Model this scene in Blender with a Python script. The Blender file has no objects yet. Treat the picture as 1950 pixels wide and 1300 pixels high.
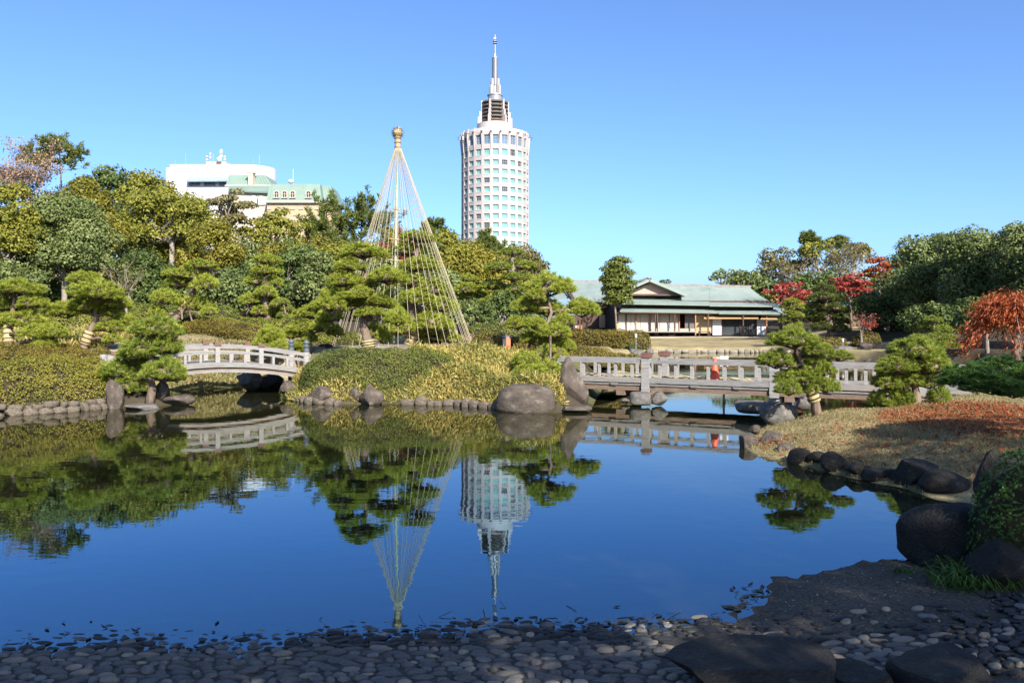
import bpy, bmesh, math, random
import numpy as np
from mathutils import Vector, Matrix, noise as mnoise

# ------------------------------------------------------------------ camera, sky, sun, exposure
S = bpy.context.scene
F, CH, HY, CX = 1574.0, 1.9, 611.0, 975.0       # focal length in photo pixels, eye height over the water, horizon row, centre column
cam = bpy.data.cameras.new("camera"); cam_o = bpy.data.objects.new("camera", cam); S.collection.objects.link(cam_o)
cam.sensor_width = 36.0; cam.lens = 36.0 * F / 1950.0
cam.shift_y = -(650.0 - HY) / 1950.0
cam.clip_start = 0.1; cam.clip_end = 6000
cam_o.location = (0, 0, CH); cam_o.rotation_euler = (math.radians(90), 0, 0)
S.camera = cam_o

SUN_EL, SUN_AZ = math.radians(33), math.radians(24)   # azimuth: towards +X from straight behind the camera
world = bpy.data.worlds.new("World"); S.world = world; world.use_nodes = True
wn = world.node_tree.nodes; wl = world.node_tree.links
sky = wn.new("ShaderNodeTexSky"); sky.sky_type = 'NISHITA'; sky.sun_disc = False
sky.sun_elevation = SUN_EL
sky.sun_rotation = math.pi - SUN_AZ
sky.altitude = 0; sky.air_density = 0.7; sky.dust_density = 1.5; sky.ozone_density = 7.8
wl.new(sky.outputs[0], wn["Background"].inputs[0]); wn["Background"].inputs[1].default_value = 0.130
sun = bpy.data.lights.new("sun", 'SUN'); sun.energy = 5.0; sun.angle = math.radians(0.53); sun.color = (1.0, 0.945, 0.85)
sun_o = bpy.data.objects.new("sun", sun); S.collection.objects.link(sun_o)
to_sun = Vector((math.sin(SUN_AZ) * math.cos(SUN_EL), -math.cos(SUN_AZ) * math.cos(SUN_EL), math.sin(SUN_EL)))
sun_o.rotation_euler = (-to_sun).to_track_quat('-Z', 'Y').to_euler()
S.view_settings.view_transform = 'Standard'; S.view_settings.look = 'None'
S.view_settings.exposure = 1.08; S.view_settings.gamma = 1.0; S.view_settings.use_curve_mapping = False
S.cycles.max_bounces = 7; S.cycles.diffuse_bounces = 2; S.cycles.glossy_bounces = 3; S.cycles.transparent_max_bounces = 10
S.cycles.transmission_bounces = 4; S.cycles.caustics_reflective = False; S.cycles.caustics_refractive = False

# ------------------------------------------------------------------ helpers
def W(px, py, d):
    """photo pixel + distance -> point in the place"""
    return Vector(((px - CX) * d / F, d, CH - (py - HY) * d / F))
def nrm(a):
    return a / np.maximum(np.linalg.norm(a, axis=-1, keepdims=True), 1e-9)
COL = S.collection
def link(o, parent=None, label=None, cat=None, group=None, kind=None):
    COL.objects.link(o)
    if parent is not None: o.parent = parent
    if label: o["label"] = label
    if cat: o["category"] = cat
    if group: o["group"] = group
    if kind: o["kind"] = kind
    return o
def thing(name, label, cat, loc=(0, 0, 0), group=None, rz=0.0):
    o = bpy.data.objects.new(name, None); o.empty_display_size = 0.2
    o.location = loc; o.rotation_euler = (0, 0, rz)
    return link(o, None, label, cat, group)
def inst(name, mesh, parent=None, loc=(0, 0, 0), rot=(0, 0, 0), sc=(1, 1, 1), **k):
    o = bpy.data.objects.new(name, mesh); o.location = loc; o.rotation_euler = rot
    o.scale = sc if hasattr(sc, '__len__') else (sc, sc, sc)
    return link(o, parent, **k)

class MB:
    """collects geometry, builds ONE mesh"""
    def __init__(s): s.V = []; s.Fc = []; s.A = []; s.n = 0
    def add(s, V, Fa, mi=0, a=None):
        V = np.asarray(V, float).reshape(-1, 3)
        s.V.append(V); s.Fc.append((np.asarray(Fa, int) + s.n, mi))
        s.A.append(np.zeros(len(V)) if a is None else np.broadcast_to(np.asarray(a, float), (len(V),)))
        s.n += len(V); return s
    def hexa(s, P, mi=0):
        return s.add(P, [(0, 3, 2, 1), (4, 5, 6, 7), (0, 1, 5, 4), (1, 2, 6, 5), (2, 3, 7, 6), (3, 0, 4, 7)], mi)
    def box(s, c, sz, rz=0.0, mi=0):
        x, y, z = [q / 2 for q in sz]
        P = np.array([(-x, -y, -z), (x, -y, -z), (x, y, -z), (-x, y, -z), (-x, -y, z), (x, -y, z), (x, y, z), (-x, y, z)])
        ca, sa = math.cos(rz), math.sin(rz)
        P = np.c_[P[:, 0] * ca - P[:, 1] * sa, P[:, 0] * sa + P[:, 1] * ca, P[:, 2]] + np.array(c)
        return s.hexa(P, mi)
    def beam(s, p0, p1, w, h, mi=0):
        p0 = np.array(p0, float); p1 = np.array(p1, float); d = p1 - p0
        up = np.array((0, 0, 1.0)) if abs(d[2]) < 0.95 * np.linalg.norm(d) else np.array((0, 1.0, 0))
        r = nrm(np.cross(d, up)); u = nrm(np.cross(r, d)); r = r * w / 2; u = u * h / 2
        return s.hexa([p0 - r - u, p0 + r - u, p1 + r - u, p1 - r - u, p0 - r + u, p0 + r + u, p1 + r + u, p1 - r + u], mi)
    def tube(s, pts, rad, n=7, mi=0, cap=True, a=None):
        pts = np.asarray(pts, float); k = len(pts); rad = np.broadcast_to(np.asarray(rad, float), (k,))
        tg = np.zeros_like(pts); tg[1:-1] = pts[2:] - pts[:-2]; tg[0] = pts[1] - pts[0]; tg[-1] = pts[-1] - pts[-2]; tg = nrm(tg)
        ref = np.array((0.31, 0.87, 0.13)); ref = np.where(np.abs(tg @ nrm(ref))[:, None] > .95, np.array((1.0, 0, 0)), ref)
        u = nrm(np.cross(tg, ref)); v = np.cross(tg, u)
        th = np.arange(n) * 2 * math.pi / n
        R = pts[:, None] + rad[:, None, None] * (np.cos(th)[None, :, None] * u[:, None] + np.sin(th)[None, :, None] * v[:, None])
        Fa = [(i * n + j, i * n + (j + 1) % n, (i + 1) * n + (j + 1) % n, (i + 1) * n + j) for i in range(k - 1) for j in range(n)]
        base = s.n
        s.add(R.reshape(-1, 3), Fa, mi, a)
        if cap:
            s.Fc.append((np.array([[base + (k - 1) * n + j for j in range(n)]]), mi)); s.Fc.append((np.array([[base + j for j in range(n)][::-1]]), mi))
        return s
    def lathe(s, prof, n=24, c=(0, 0, 0), mi=0):
        prof = np.asarray(prof, float); th = np.arange(n) * 2 * math.pi / n
        V = np.stack([prof[:, 0][:, None] * np.cos(th) + c[0], prof[:, 0][:, None] * np.sin(th) + c[1], np.broadcast_to(prof[:, 1][:, None], (len(prof), n)) + c[2]], -1)
        Fa = [(i * n + j, i * n + (j + 1) % n, (i + 1) * n + (j + 1) % n, (i + 1) * n + j) for i in range(len(prof) - 1) for j in range(n)]
        return s.add(V.reshape(-1, 3), Fa, mi)
    def slab(s, P, t, mi=0):
        """quad P (4 points, counter-clockwise seen from outside/top) given thickness t downwards along its normal"""
        P = np.array([tuple(p) for p in P], float); nn = nrm(np.cross(P[1] - P[0], P[3] - P[0])); 
        return s.hexa(np.r_[P - nn * t, P], mi)
    def mesh(s, name, mats, smooth=False):
        V = np.concatenate(s.V); me = bpy.data.meshes.new(name)
        idx = np.concatenate([f.reshape(-1) for f, m in s.Fc])
        cnt = np.concatenate([np.full(len(f), f.shape[1]) for f, m in s.Fc])
        mi = np.concatenate([np.full(len(f), m) for f, m in s.Fc])
        me.vertices.add(len(V)); me.vertices.foreach_set("co", V.astype(np.float32).ravel())
        me.loops.add(len(idx)); me.loops.foreach_set("vertex_index", idx.astype(np.int32))
        me.polygons.add(len(cnt)); me.polygons.foreach_set("loop_start", (np.cumsum(cnt) - cnt).astype(np.int32))
        me.polygons.foreach_set("material_index", mi.astype(np.int32))
        me.polygons.foreach_set("use_smooth", np.full(len(cnt), bool(smooth)))
        at = me.attributes.new("v", 'FLOAT', 'POINT'); at.data.foreach_set("value", np.concatenate(s.A).astype(np.float32))
        for m in (mats if isinstance(mats, (list, tuple)) else [mats]): me.materials.append(m)
        me.update(calc_edges=True)
        if smooth == 'sharp': me.set_sharp_from_angle(angle=math.radians(38))
        return me
    def build(s, name, mats, parent=None, smooth=False, **k):
        return link(bpy.data.objects.new(name, s.mesh(name, mats, smooth)), parent, **k)

# ------------------------------------------------------------------ materials
def M_new(name):
    m = bpy.data.materials.new(name); m.use_nodes = True
    nt = m.node_tree; return m, nt, nt.nodes, nt.links, nt.nodes["Principled BSDF"]
def rgba(c): return (c[0], c[1], c[2], 1.0)
def mat(name, c1, c2=None, scale=6.0, rough=0.8, spec=0.25, bump=0.0, bscale=None, metal=0.0, stretch=None, c3=None, c3scale=1.5, c3lo=.55, c3hi=.7, detail=5.0):
    """solid material: two tones by noise, optional third tone in patches, optional fine relief"""
    m, nt, N, L, B = M_new(name)
    B.inputs["Roughness"].default_value = rough; B.inputs["Specular IOR Level"].default_value = spec; B.inputs["Metallic"].default_value = metal
    tc = N.new("ShaderNodeTexCoord"); mp = N.new("ShaderNodeMapping"); L.new(tc.outputs["Object"], mp.inputs[0])
    if stretch: mp.inputs["Scale"].default_value = stretch
    if c2 is None: c2 = tuple(q * .82 for q in c1)
    nz = N.new("ShaderNodeTexNoise"); nz.inputs["Scale"].default_value = scale; nz.inputs["Detail"].default_value = detail; nz.inputs["Roughness"].default_value = .65
    L.new(mp.outputs[0], nz.inputs["Vector"])
    rp = N.new("ShaderNodeValToRGB"); rp.color_ramp.elements[0].position = .33; rp.color_ramp.elements[1].position = .67
    rp.color_ramp.elements[0].color = rgba(c1); rp.color_ramp.elements[1].color = rgba(c2)
    L.new(nz.outputs[0], rp.inputs[0]); out = rp.outputs[0]
    if c3:
        n3 = N.new("ShaderNodeTexNoise"); n3.inputs["Scale"].default_value = c3scale; n3.inputs["Detail"].default_value = 6; L.new(mp.outputs[0], n3.inputs["Vector"])
        r3 = N.new("ShaderNodeMapRange"); r3.inputs[1].default_value = c3lo; r3.inputs[2].default_value = c3hi; L.new(n3.outputs[0], r3.inputs[0])
        mx = N.new("ShaderNodeMix"); mx.data_type = 'RGBA'; L.new(r3.outputs[0], mx.inputs[0]); L.new(out, mx.inputs[6]); mx.inputs[7].default_value = rgba(c3); out = mx.outputs[2]
    L.new(out, B.inputs["Base Color"])
    if bump:
        nb = N.new("ShaderNodeTexNoise"); nb.inputs["Scale"].default_value = bscale or scale * 3; nb.inputs["Detail"].default_value = 6; L.new(mp.outputs[0], nb.inputs["Vector"])
        bp = N.new("ShaderNodeBump"); bp.inputs["Strength"].default_value = bump; bp.inputs["Distance"].default_value = .03
        L.new(nb.outputs[0], bp.inputs["Height"]); L.new(bp.outputs[0], B.inputs["Normal"])
    return m
def leafmat(name, cols, trans=.3, rough=.5, spec=.25, pos=None, gain=None):
    """foliage: leaf tints picked by the per-leaf attribute v, thin-leaf translucency"""
    gain = gain or globals().get('LEAF_GAIN', 1.0)
    m, nt, N, L, B = M_new(name)
    at = N.new("ShaderNodeAttribute"); at.attribute_name = "v"
    rp = N.new("ShaderNodeValToRGB"); e = rp.color_ramp.elements
    pos = pos or [i / (len(cols) - 1) for i in range(len(cols))]
    while len(e) < len(cols): e.new(.5)
    for i, c in enumerate(cols): e[i].position = pos[i]; e[i].color = rgba(tuple(min(.9, q * gain) for q in c))
    L.new(at.outputs["Fac"], rp.inputs[0]); L.new(rp.outputs[0], B.inputs["Base Color"])
    B.inputs["Roughness"].default_value = rough; B.inputs["Specular IOR Level"].default_value = spec
    tr = N.new("ShaderNodeBsdfTranslucent"); L.new(rp.outputs[0], tr.inputs[0])
    mx = N.new("ShaderNodeMixShader"); mx.inputs[0].default_value = trans
    L.new(B.outputs[0], mx.inputs[1]); L.new(tr.outputs[0], mx.inputs[2]); L.new(mx.outputs[0], N["Material Output"].inputs[0])
    return m

MAT = {}
MAT['rock'] = mat('rock_brown', (.05, .038, .03), (.105, .083, .064), 2.2, .85, .3, .7, 9, c3=(.16, .135, .11), c3scale=2.6, c3lo=.56, c3hi=.72)
MAT['rock_dark'] = mat('rock_dark', (.011, .010, .008), (.030, .026, .020), 3.0, .8, .3, .8, 14, c3=(.06, .062, .042), c3scale=3.5, c3lo=.64, c3hi=.74)  # dark stone, toned down further to paint deep shade into it
MAT['rock_grey'] = mat('rock_grey', (.075, .068, .06), (.16, .148, .13), 3.0, .85, .3, .7, 12, c3=(.21, .19, .165), c3scale=2.0)
MAT['edging'] = mat('edging_stone', (.085, .065, .048), (.19, .155, .115), 3.0, .85, .25, .6, 14, c3=(.06, .055, .05), c3scale=1.6)
MAT['cobble'] = mat('cobble', (.08, .077, .071), (.18, .17, .153), 9.0, .75, .35, .5, 30, c3=(.07, .067, .063), c3scale=4)  # greys lowered to put deeper beach shade into the stones
MAT['cobble_warm'] = mat('cobble_warm', (.19, .162, .125), (.30, .26, .205), 9.0, .75, .35, .5, 30)  # pale stone, brightened to suggest dappled sun on the near cobbles
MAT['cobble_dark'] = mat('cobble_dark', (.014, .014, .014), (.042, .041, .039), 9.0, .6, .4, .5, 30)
MAT['wood'] = mat('weathered_wood', (.22, .208, .193), (.36, .34, .318), 3.0, .85, .2, .4, 40, stretch=(2.0, 2.0, 14.0), c3=(.25, .22, .19), c3scale=.9, c3lo=.6, c3hi=.75)
MAT['wood_h'] = mat('weathered_wood_long', (.17, .162, .152), (.29, .276, .26), 3.0, .85, .2, .4, 40, stretch=(1.2, 9.0, 14.0), c3=(.30, .25, .20), c3scale=.7, c3lo=.55, c3hi=.75)
MAT['wood_brown'] = mat('brown_wood', (.13, .085, .06), (.24, .17, .125), 4.0, .8, .2, .4, 40, stretch=(1.2, 9, 9))
MAT['cap'] = mat('copper_brown_cap', (.10, .045, .032), (.16, .075, .055), 5, .55, .4)
MAT['bronze'] = mat('dark_bronze', (.06, .075, .08), (.10, .12, .125), 8, .45, .5)
MAT['bark'] = mat('pine_bark', (.10, .07, .05), (.24, .18, .135), 7, .9, .15, .9, 22, stretch=(1, 1, .4))
MAT['bark_grey'] = mat('grey_bark', (.17, .14, .115), (.32, .27, .225), 5, .9, .15, .6, 20, stretch=(1, 1, .4))
MAT['straw'] = mat('straw', (.34, .25, .125), (.46, .36, .20), 20, .85, .15, .6, 60, stretch=(1, 1, .3))
MAT['rope'] = mat('pale_rope', (.31, .26, .17), (.41, .35, .25), 10, .85, .15)
MAT['bamboo'] = mat('green_bamboo', (.22, .26, .16), (.36, .38, .24), 5, .5, .4)
MAT['concrete'] = mat('concrete', (.36, .34, .30), (.46, .43, .39), 4, .85, .2, .3, 30)
# ------------------------------------------------------------------ the lie of the land
def G(px, py):
    d = CH * F / (py - HY); return ((px - CX) * d / F, d)
POND = [G(-60, 797), G(0, 791), G(100, 786), G(195, 779), G(250, 777), G(330, 772), G(350, 760), (-9.6, 20.6), (-9.6, 22.8), G(390, 741), G(440, 738), (-7.2, 24.3), (-6.4, 24.3),
        (-6.3, 22.3), G(540, 760), G(570, 768), G(640, 770), G(740, 769), G(860, 771), G(940, 779), G(1000, 786), G(1058, 787), G(1128, 779),
        (2.05, 20), (2.7, 24), (4.4, 32), (6.0, 38), (7.6, 48.3), (8.0, 49.3), (12, 49.6), (15.3, 49.2), (16.2, 46), (15.2, 40.5), (17, 37), (19, 38.5), (20.5, 37),
        (18, 31), (13, 24), (9.6, 19.3), (7.7, 16.4), (6.2, 15.7), (5.3, 15.9), G(1465, 803), G(1425, 835), G(1415, 850), G(1440, 868), G(1520, 886), G(1600, 907), G(1700, 928), G(1780, 952),
        G(1860, 975), (5.0, 7.6), (4.3, 6.7), G(1740, 1068), G(1680, 1064), G(1600, 1076), G(1540, 1088), G(1480, 1106), G(1410, 1150), G(1396, 1185), G(1300, 1194), G(1200, 1198), G(1050, 1203), G(900, 1206),
        G(760, 1216), G(600, 1230), G(450, 1240), G(300, 1243), G(120, 1238), G(0, 1240), (-3.9, 4.75), (-6, 4.4), (-12, 5), (-17, 9), (-16, 15)]
POND = np.array(POND)
def pond_sd(x, y):
    """signed distance to the pond's shore, positive over water"""
    P = np.stack([x, y], -1); A = POND; Bv = np.roll(POND, -1, 0); best = np.full(x.shape, 1e9); ins = np.zeros(x.shape, bool)
    for a, b in zip(A, Bv):
        e = b - a; w = P - a; t = np.clip((w @ e) / (e @ e), 0, 1)
        best = np.minimum(best, np.sum((w - t[..., None] * e) ** 2, -1))
        c = ((a[1] > P[..., 1]) != (b[1] > P[..., 1])) & (P[..., 0] < (b[0] - a[0]) * (P[..., 1] - a[1]) / (b[1] - a[1] + 1e-12) + a[0])
        ins ^= c
    return np.where(ins, 1, -1) * np.sqrt(best)
CTRL = np.array([(-10.3, 18.6, .30), (-8.6, 18.6, .30), (-14, 18, .35), (-11.5, 21, .75), (-11.5, 24, 1.15), (-6.4, 25, 1.05), (-8, 26, 1.15), (-11.6, 28, 1.38), (-14, 32, 1.55), (-6, 32, 1.4),
    (-20, 25, 1.3), (-20, 40, 1.9), (-10, 42, 1.85), (-25, 60, 3.2), (-10, 62, 3.0), (-2, 60, 1.7), (5, 58, .45), (5, 50, .4), (4, 66, .6), (1, 46, 1.1), (3, 76, .8), (-4, 20.2, .55), (-2, 20.2, .55), (-5, 19.6, .3), (1, 19.2, .4), (-3, 24, 1.1), (-3, 28, 1.1), (-.5, 24, 1.0), (0, 35, 1.25), (1.5, 24, .75),
    (2.4, 30, .9), (4, 36, .6), (6, 42, .35), (10, 54, .22), (14, 54, .22), (12, 66, .36), (8, 72, .4), (14, 80, .5), (20, 72, .5), (17.5, 42, .45), (20, 44, .7), (24, 52, 1.3), (30, 60, 2.2), (20, 90, 2), (35, 90, 3.0),
    (16, 29, .35), (14, 22, .45), (11, 17, .6), (8.2, 15, .52), (5.8, 14.4, .36), (5.2, 12, .30), (4.8, 13, .33), (6.5, 11.5, .38), (8.5, 11, .48), (6.5, 9.2, .34), (8, 8, .4), (12, 10, .7), (5.5, 6.4, .35),
    (0, 2.5, .17), (4, 4, .22), (-4, 2, .22), (0, 0, .32), (8, 0, .5), (-8, 0, .5), (0, -30, 1), (-80, 60, 3), (80, 60, 3), (0, 150, 2.5), (-90, 230, 2.5), (0, 400, 2), (300, 400, 2), (-300, 300, 2), (200, 0, 2), (-200, 0, 2)])
def land(x, y):
    x = np.asarray(x, float); y = np.asarray(y, float)
    d2 = (x[..., None] - CTRL[:, 0]) ** 2 + (y[..., None] - CTRL[:, 1]) ** 2
    w = 1 / (d2 + .8) ** 2
    return np.sum(w * CTRL[:, 2], -1) / np.sum(w, -1)
def terrain(x, y, full=False):
    x = np.asarray(x, float); y = np.asarray(y, float)
    sd = pond_sd(x, y); t = -sd; zl = land(x, y)
    near = np.clip((7.4 - y) / .8, 0, 1) * np.clip((6.0 - np.abs(x)) / 1.0, 0, 1)
    sd = sd + near * (.06 * np.sin(5.3 * x + 2.1 * y) + .045 * np.sin(11.7 * x - 7.9 * y) + .035 * np.sin(23 * x + 17 * y) + .02 * np.sin(41 * x - 29 * y)); t = -sd
    bw = np.where((x > 2.5) & (y > 7) & (y < 17.5), 1.6, .7)
    u = np.clip(t / bw, 0, 1); bank = zl * (u * u * (3 - 2 * u)) + .02 * np.clip(t * 8, 0, 1)
    beach = np.minimum(zl, np.maximum(t, 0) * .075)
    zz = np.where(sd > 0, -np.minimum(.55, sd * (1.1 - 1.04 * near) + .004), bank * (1 - near) + beach * near)
    return (zz, sd, near) if full else zz
def H(x, y): return float(terrain(np.array([x]), np.array([y]))[0])

def axis(lo, hi, st, far_lo, far_hi, g=1.28):
    a = list(np.arange(lo, hi + 1e-6, st)); s = st
    while a[-1] < far_hi: s *= g; a.append(a[-1] + s)
    b = []; s = st; q = lo
    while q > far_lo: s *= g; q -= s; b.append(q)
    return np.array(b[::-1] + a)
xs = np.unique(np.round(np.r_[axis(-22, 24, .26, -2600, 2600), np.arange(-4.6, 4.4, .085)], 3)); ys = np.r_[axis(2.4, 8.0, .11, -300, 7.9)[:-1], axis(8.0, 52, .28, 7.99, 4500)]
ys = np.unique(np.round(ys, 3))
gx, gy = np.meshgrid(xs, ys); gz, gsd, gnear = terrain(gx, gy, True)
rng = np.random.default_rng(5)
gz = gz + np.where(gsd < -.3, .02 * np.sin(gx * 1.9 + np.cos(gy * 1.3) * 2) * np.sin(gy * 1.7 + gx), 0) * (1 - gnear)
nx, ny = len(xs), len(ys); ii = np.arange(nx * ny).reshape(ny, nx)
mb = MB(); mb.add(np.stack([gx, gy, gz], -1).reshape(-1, 3), np.stack([ii[:-1, :-1], ii[:-1, 1:], ii[1:, 1:], ii[1:, :-1]], -1).reshape(-1, 4))
# what covers the ground (its own colour): dry lawn, woodland soil, pond mud, beach silt
lawn = np.array((.27, .215, .11)); soil = np.array((.055, .045, .028)); mud = np.array((.045, .042, .02)); silt = np.array((.085, .075, .059)); path = np.array((.29, .235, .17)); moss = np.array((.17, .16, .06))
def blob(x0, y0, rx, ry, soft=.25):
    q = np.sqrt(((gx - x0) / rx) ** 2 + ((gy - y0) / ry) ** 2); return np.clip((1 - q) / soft, 0, 1)[..., None]
colr = np.ones(gx.shape + (3,)) * soil
for args, c in [((-12, 30, 10, 8), moss), ((-7.5, 27, 6.5, 4.5), lawn), ((-11.5, 25, 1.8, 5), path), ((-3, 26, 5, 4), path * .8), ((12, 62, 16, 16), lawn), ((12, 57, 14, 9), lawn), ((18, 43, 6, 5), lawn), ((8, 13, 7, 8), lawn), ((16, 26, 5, 12), lawn), ((5, 36, 4, 9), lawn), ((-8, 22.8, 3, 1.6), moss), ((0, 21, 7, 2.6), moss * .6)]:
    wgt = blob(*args); colr = colr * (1 - wgt) + c * wgt
nw = gnear[..., None] * np.clip((gx < 6)[..., None], 0, 1); colr = colr * (1 - nw) + silt * nw
wet = np.clip((gsd + .06) / .12, 0, 1)[..., None]
under = mud * (1 - gnear[..., None]) + np.array((.03, .027, .02)) * gnear[..., None]
colr = colr * (1 - wet) + under * wet
def ground_mat():
    m, nt, N, L, B = M_new('ground_cover'); B.inputs["Roughness"].default_value = .92; B.inputs["Specular IOR Level"].default_value = .12
    at = N.new("ShaderNodeAttribute"); at.attribute_name = "cover"
    geo = N.new("ShaderNodeNewGeometry")
    n1 = N.new("ShaderNodeTexNoise"); n1.inputs["Scale"].default_value = 1.1; n1.inputs["Detail"].default_value = 6; L.new(geo.outputs["Position"], n1.inputs["Vector"])
    n2 = N.new("ShaderNodeTexNoise"); n2.inputs["Scale"].default_value = 45; n2.inputs["Detail"].default_value = 4; L.new(geo.outputs["Position"], n2.inputs["Vector"])
    r1 = N.new("ShaderNodeMapRange"); r1.inputs[1].default_value = .3; r1.inputs[2].default_value = .7; r1.inputs[3].default_value = .68; r1.inputs[4].default_value = 1.28; L.new(n1.outputs[0], r1.inputs[0])
    r2 = N.new("ShaderNodeMapRange"); r2.inputs[1].default_value = .25; r2.inputs[2].default_value = .75; r2.inputs[3].default_value = .4; r2.inputs[4].default_value = 1.6; L.new(n2.outputs[0], r2.inputs[0])
    mu = N.new("ShaderNodeMath"); mu.operation = 'MULTIPLY'; L.new(r1.outputs[0], mu.inputs[0]); L.new(r2.outputs[0], mu.inputs[1])
    mx = N.new("ShaderNodeMix"); mx.data_type = 'RGBA'; mx.blend_type = 'MULTIPLY'; mx.inputs[0].default_value = 1
    L.new(at.outputs["Color"], mx.inputs[6]); L.new(mu.outputs[0], mx.inputs[7]); L.new(mx.outputs[2], B.inputs["Base Color"])
    bp = N.new("ShaderNodeBump"); bp.inputs["Strength"].default_value = .5; bp.inputs["Distance"].default_value = .02; L.new(n2.outputs[0], bp.inputs["Height"]); L.new(bp.outputs[0], B.inputs["Normal"])
    return m
ground = mb.build('ground', ground_mat(), smooth=True, kind='structure', label='garden ground of dry lawn, soil and pond bed')
ca = ground.data.attributes.new("cover", 'FLOAT_COLOR', 'POINT'); ca.data.foreach_set("color", np.concatenate([colr.reshape(-1, 3), np.ones((nx * ny, 1))], 1).astype(np.float32).ravel())

def water_mat():
    m, nt, N, L, B = M_new('pond_water'); N.remove(B)
    geo = N.new("ShaderNodeNewGeometry"); mp = N.new("ShaderNodeMapping"); mp.inputs["Scale"].default_value = (1.0, 1.6, 1.0); L.new(geo.outputs["Position"], mp.inputs[0])
    n1 = N.new("ShaderNodeTexNoise"); n1.inputs["Scale"].default_value = 3.2; n1.inputs["Detail"].default_value = 2.5; n1.inputs["Roughness"].default_value = .5; L.new(mp.outputs[0], n1.inputs["Vector"])
    n2 = N.new("ShaderNodeTexNoise"); n2.inputs["Scale"].default_value = .35; n2.inputs["Detail"].default_value = 2; L.new(mp.outputs[0], n2.inputs["Vector"])
    r2 = N.new("ShaderNodeMapRange"); r2.inputs[1].default_value = .35; r2.inputs[2].default_value = .65; r2.inputs[3].default_value = .35; r2.inputs[4].default_value = 1.0; L.new(n2.outputs[0], r2.inputs[0])
    mu = N.new("ShaderNodeMath"); mu.operation = 'MULTIPLY'; L.new(n1.outputs[0], mu.inputs[0]); L.new(r2.outputs[0], mu.inputs[1])
    bp = N.new("ShaderNodeBump"); bp.inputs["Strength"].default_value = 1.0; bp.inputs["Distance"].default_value = .0012; L.new(mu.outputs[0], bp.inputs["Height"])
    fr = N.new("ShaderNodeFresnel"); fr.inputs["IOR"].default_value = 2.5; L.new(bp.outputs[0], fr.inputs["Normal"])
    gl = N.new("ShaderNodeBsdfGlossy"); gl.inputs["Roughness"].default_value = .012; gl.inputs["Color"].default_value = (.50, .76, 1, 1); L.new(bp.outputs[0], gl.inputs["Normal"])
    gr = N.new("ShaderNodeMapRange"); gr.inputs[1].default_value = .34; gr.inputs[2].default_value = .52; L.new(fr.outputs[0], gr.inputs[0])   # blue tint painted into the mirror deepens the reflected sky, neutral towards grazing
    gc = N.new("ShaderNodeMix"); gc.data_type = 'RGBA'; gc.inputs[6].default_value = (.46, .76, 1, 1); gc.inputs[7].default_value = (.92, .92, .86, 1); L.new(gr.outputs[0], gc.inputs[0]); L.new(gc.outputs[2], gl.inputs["Color"])
    tr = N.new("ShaderNodeBsdfTransparent"); tr.inputs["Color"].default_value = (.72, .70, .52, 1)
    df = N.new("ShaderNodeBsdfDiffuse"); df.inputs["Color"].default_value = (.024, .026, .010, 1)
    mm = N.new("ShaderNodeMixShader"); mm.inputs[0].default_value = .55; L.new(tr.outputs[0], mm.inputs[1]); L.new(df.outputs[0], mm.inputs[2])
    mx = N.new("ShaderNodeMixShader"); L.new(fr.outputs[0], mx.inputs[0]); L.new(mm.outputs[0], mx.inputs[1]); L.new(gl.outputs[0], mx.inputs[2])
    L.new(mx.outputs[0], N["Material Output"].inputs[0]); return m
mb = MB(); lo = POND.min(0) - .4; hi = POND.max(0) + .4
wx = np.linspace(lo[0], hi[0], 40); wy = np.linspace(lo[1], hi[1], 50); ax, ay = np.meshgrid(wx, wy); k = np.arange(2000).reshape(50, 40)
mb.add(np.stack([ax, ay, ax * 0], -1).reshape(-1, 3), np.stack([k[:-1, :-1], k[:-1, 1:], k[1:, 1:], k[1:, :-1]], -1).reshape(-1, 4))
mb.build('water', water_mat(), kind='structure', label='still reflecting garden pond water')
# ------------------------------------------------------------------ far buildings
MAT['tower'] = mat('pale_tile', (.35, .315, .295), (.39, .35, .33), .6, .6, .3)
MAT['tower_trim'] = mat('pale_trim', (.38, .34, .322), (.41, .37, .35), .6, .55, .3)
MAT['white'] = mat('white_render', (.50, .485, .49), (.54, .525, .53), .3, .6, .3)
MAT['metal'] = mat('grey_metal', (.26, .265, .28), (.36, .365, .38), 2, .4, .5, metal=.4)
MAT['louvre'] = mat('brown_grey_louvre', (.09, .075, .065), (.14, .12, .105), 2, .5, .4)
MAT['orange_paint'] = mat('red_lead_paint', (.55, .16, .08), None, 3, .6, .3)
MAT['teal_glass'] = mat('teal_glass', (.10, .32, .29), (.15, .38, .35), .25, .12, .6)
MAT['blue_glass'] = mat('blue_glass', (.07, .13, .19), (.10, .17, .24), .25, .1, .7)
MAT['dark_glass'] = mat('dark_glass', (.025, .03, .035), (.05, .055, .06), .6, .08, .6)
MAT['frame_w'] = mat('window_frame', (.40, .40, .39), None, 3, .5, .3)
MAT['beige'] = mat('beige_render', (.38, .275, .155), (.42, .305, .18), .4, .8, .2)
MAT['cream'] = mat('cream_render', (.40, .345, .28), (.44, .385, .32), .4, .8, .2)
MAT['copper'] = mat('green_copper_roof', (.19, .235, .205), (.235, .28, .245), .9, .6, .3, .1, 8, stretch=(1, .7, .7), c3=(.14, .19, .16), c3scale=.4)
MAT['copper2'] = mat('patina_mansard', (.15, .215, .175), (.185, .25, .21), .25, .55, .3)
MAT['awning'] = mat('blue_grey_awning', (.20, .27, .33), (.24, .31, .37), .5, .5, .3)
MAT['brick'] = mat('tan_brick', (.44, .33, .24), (.54, .42, .31), 6, .85, .2)

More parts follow.
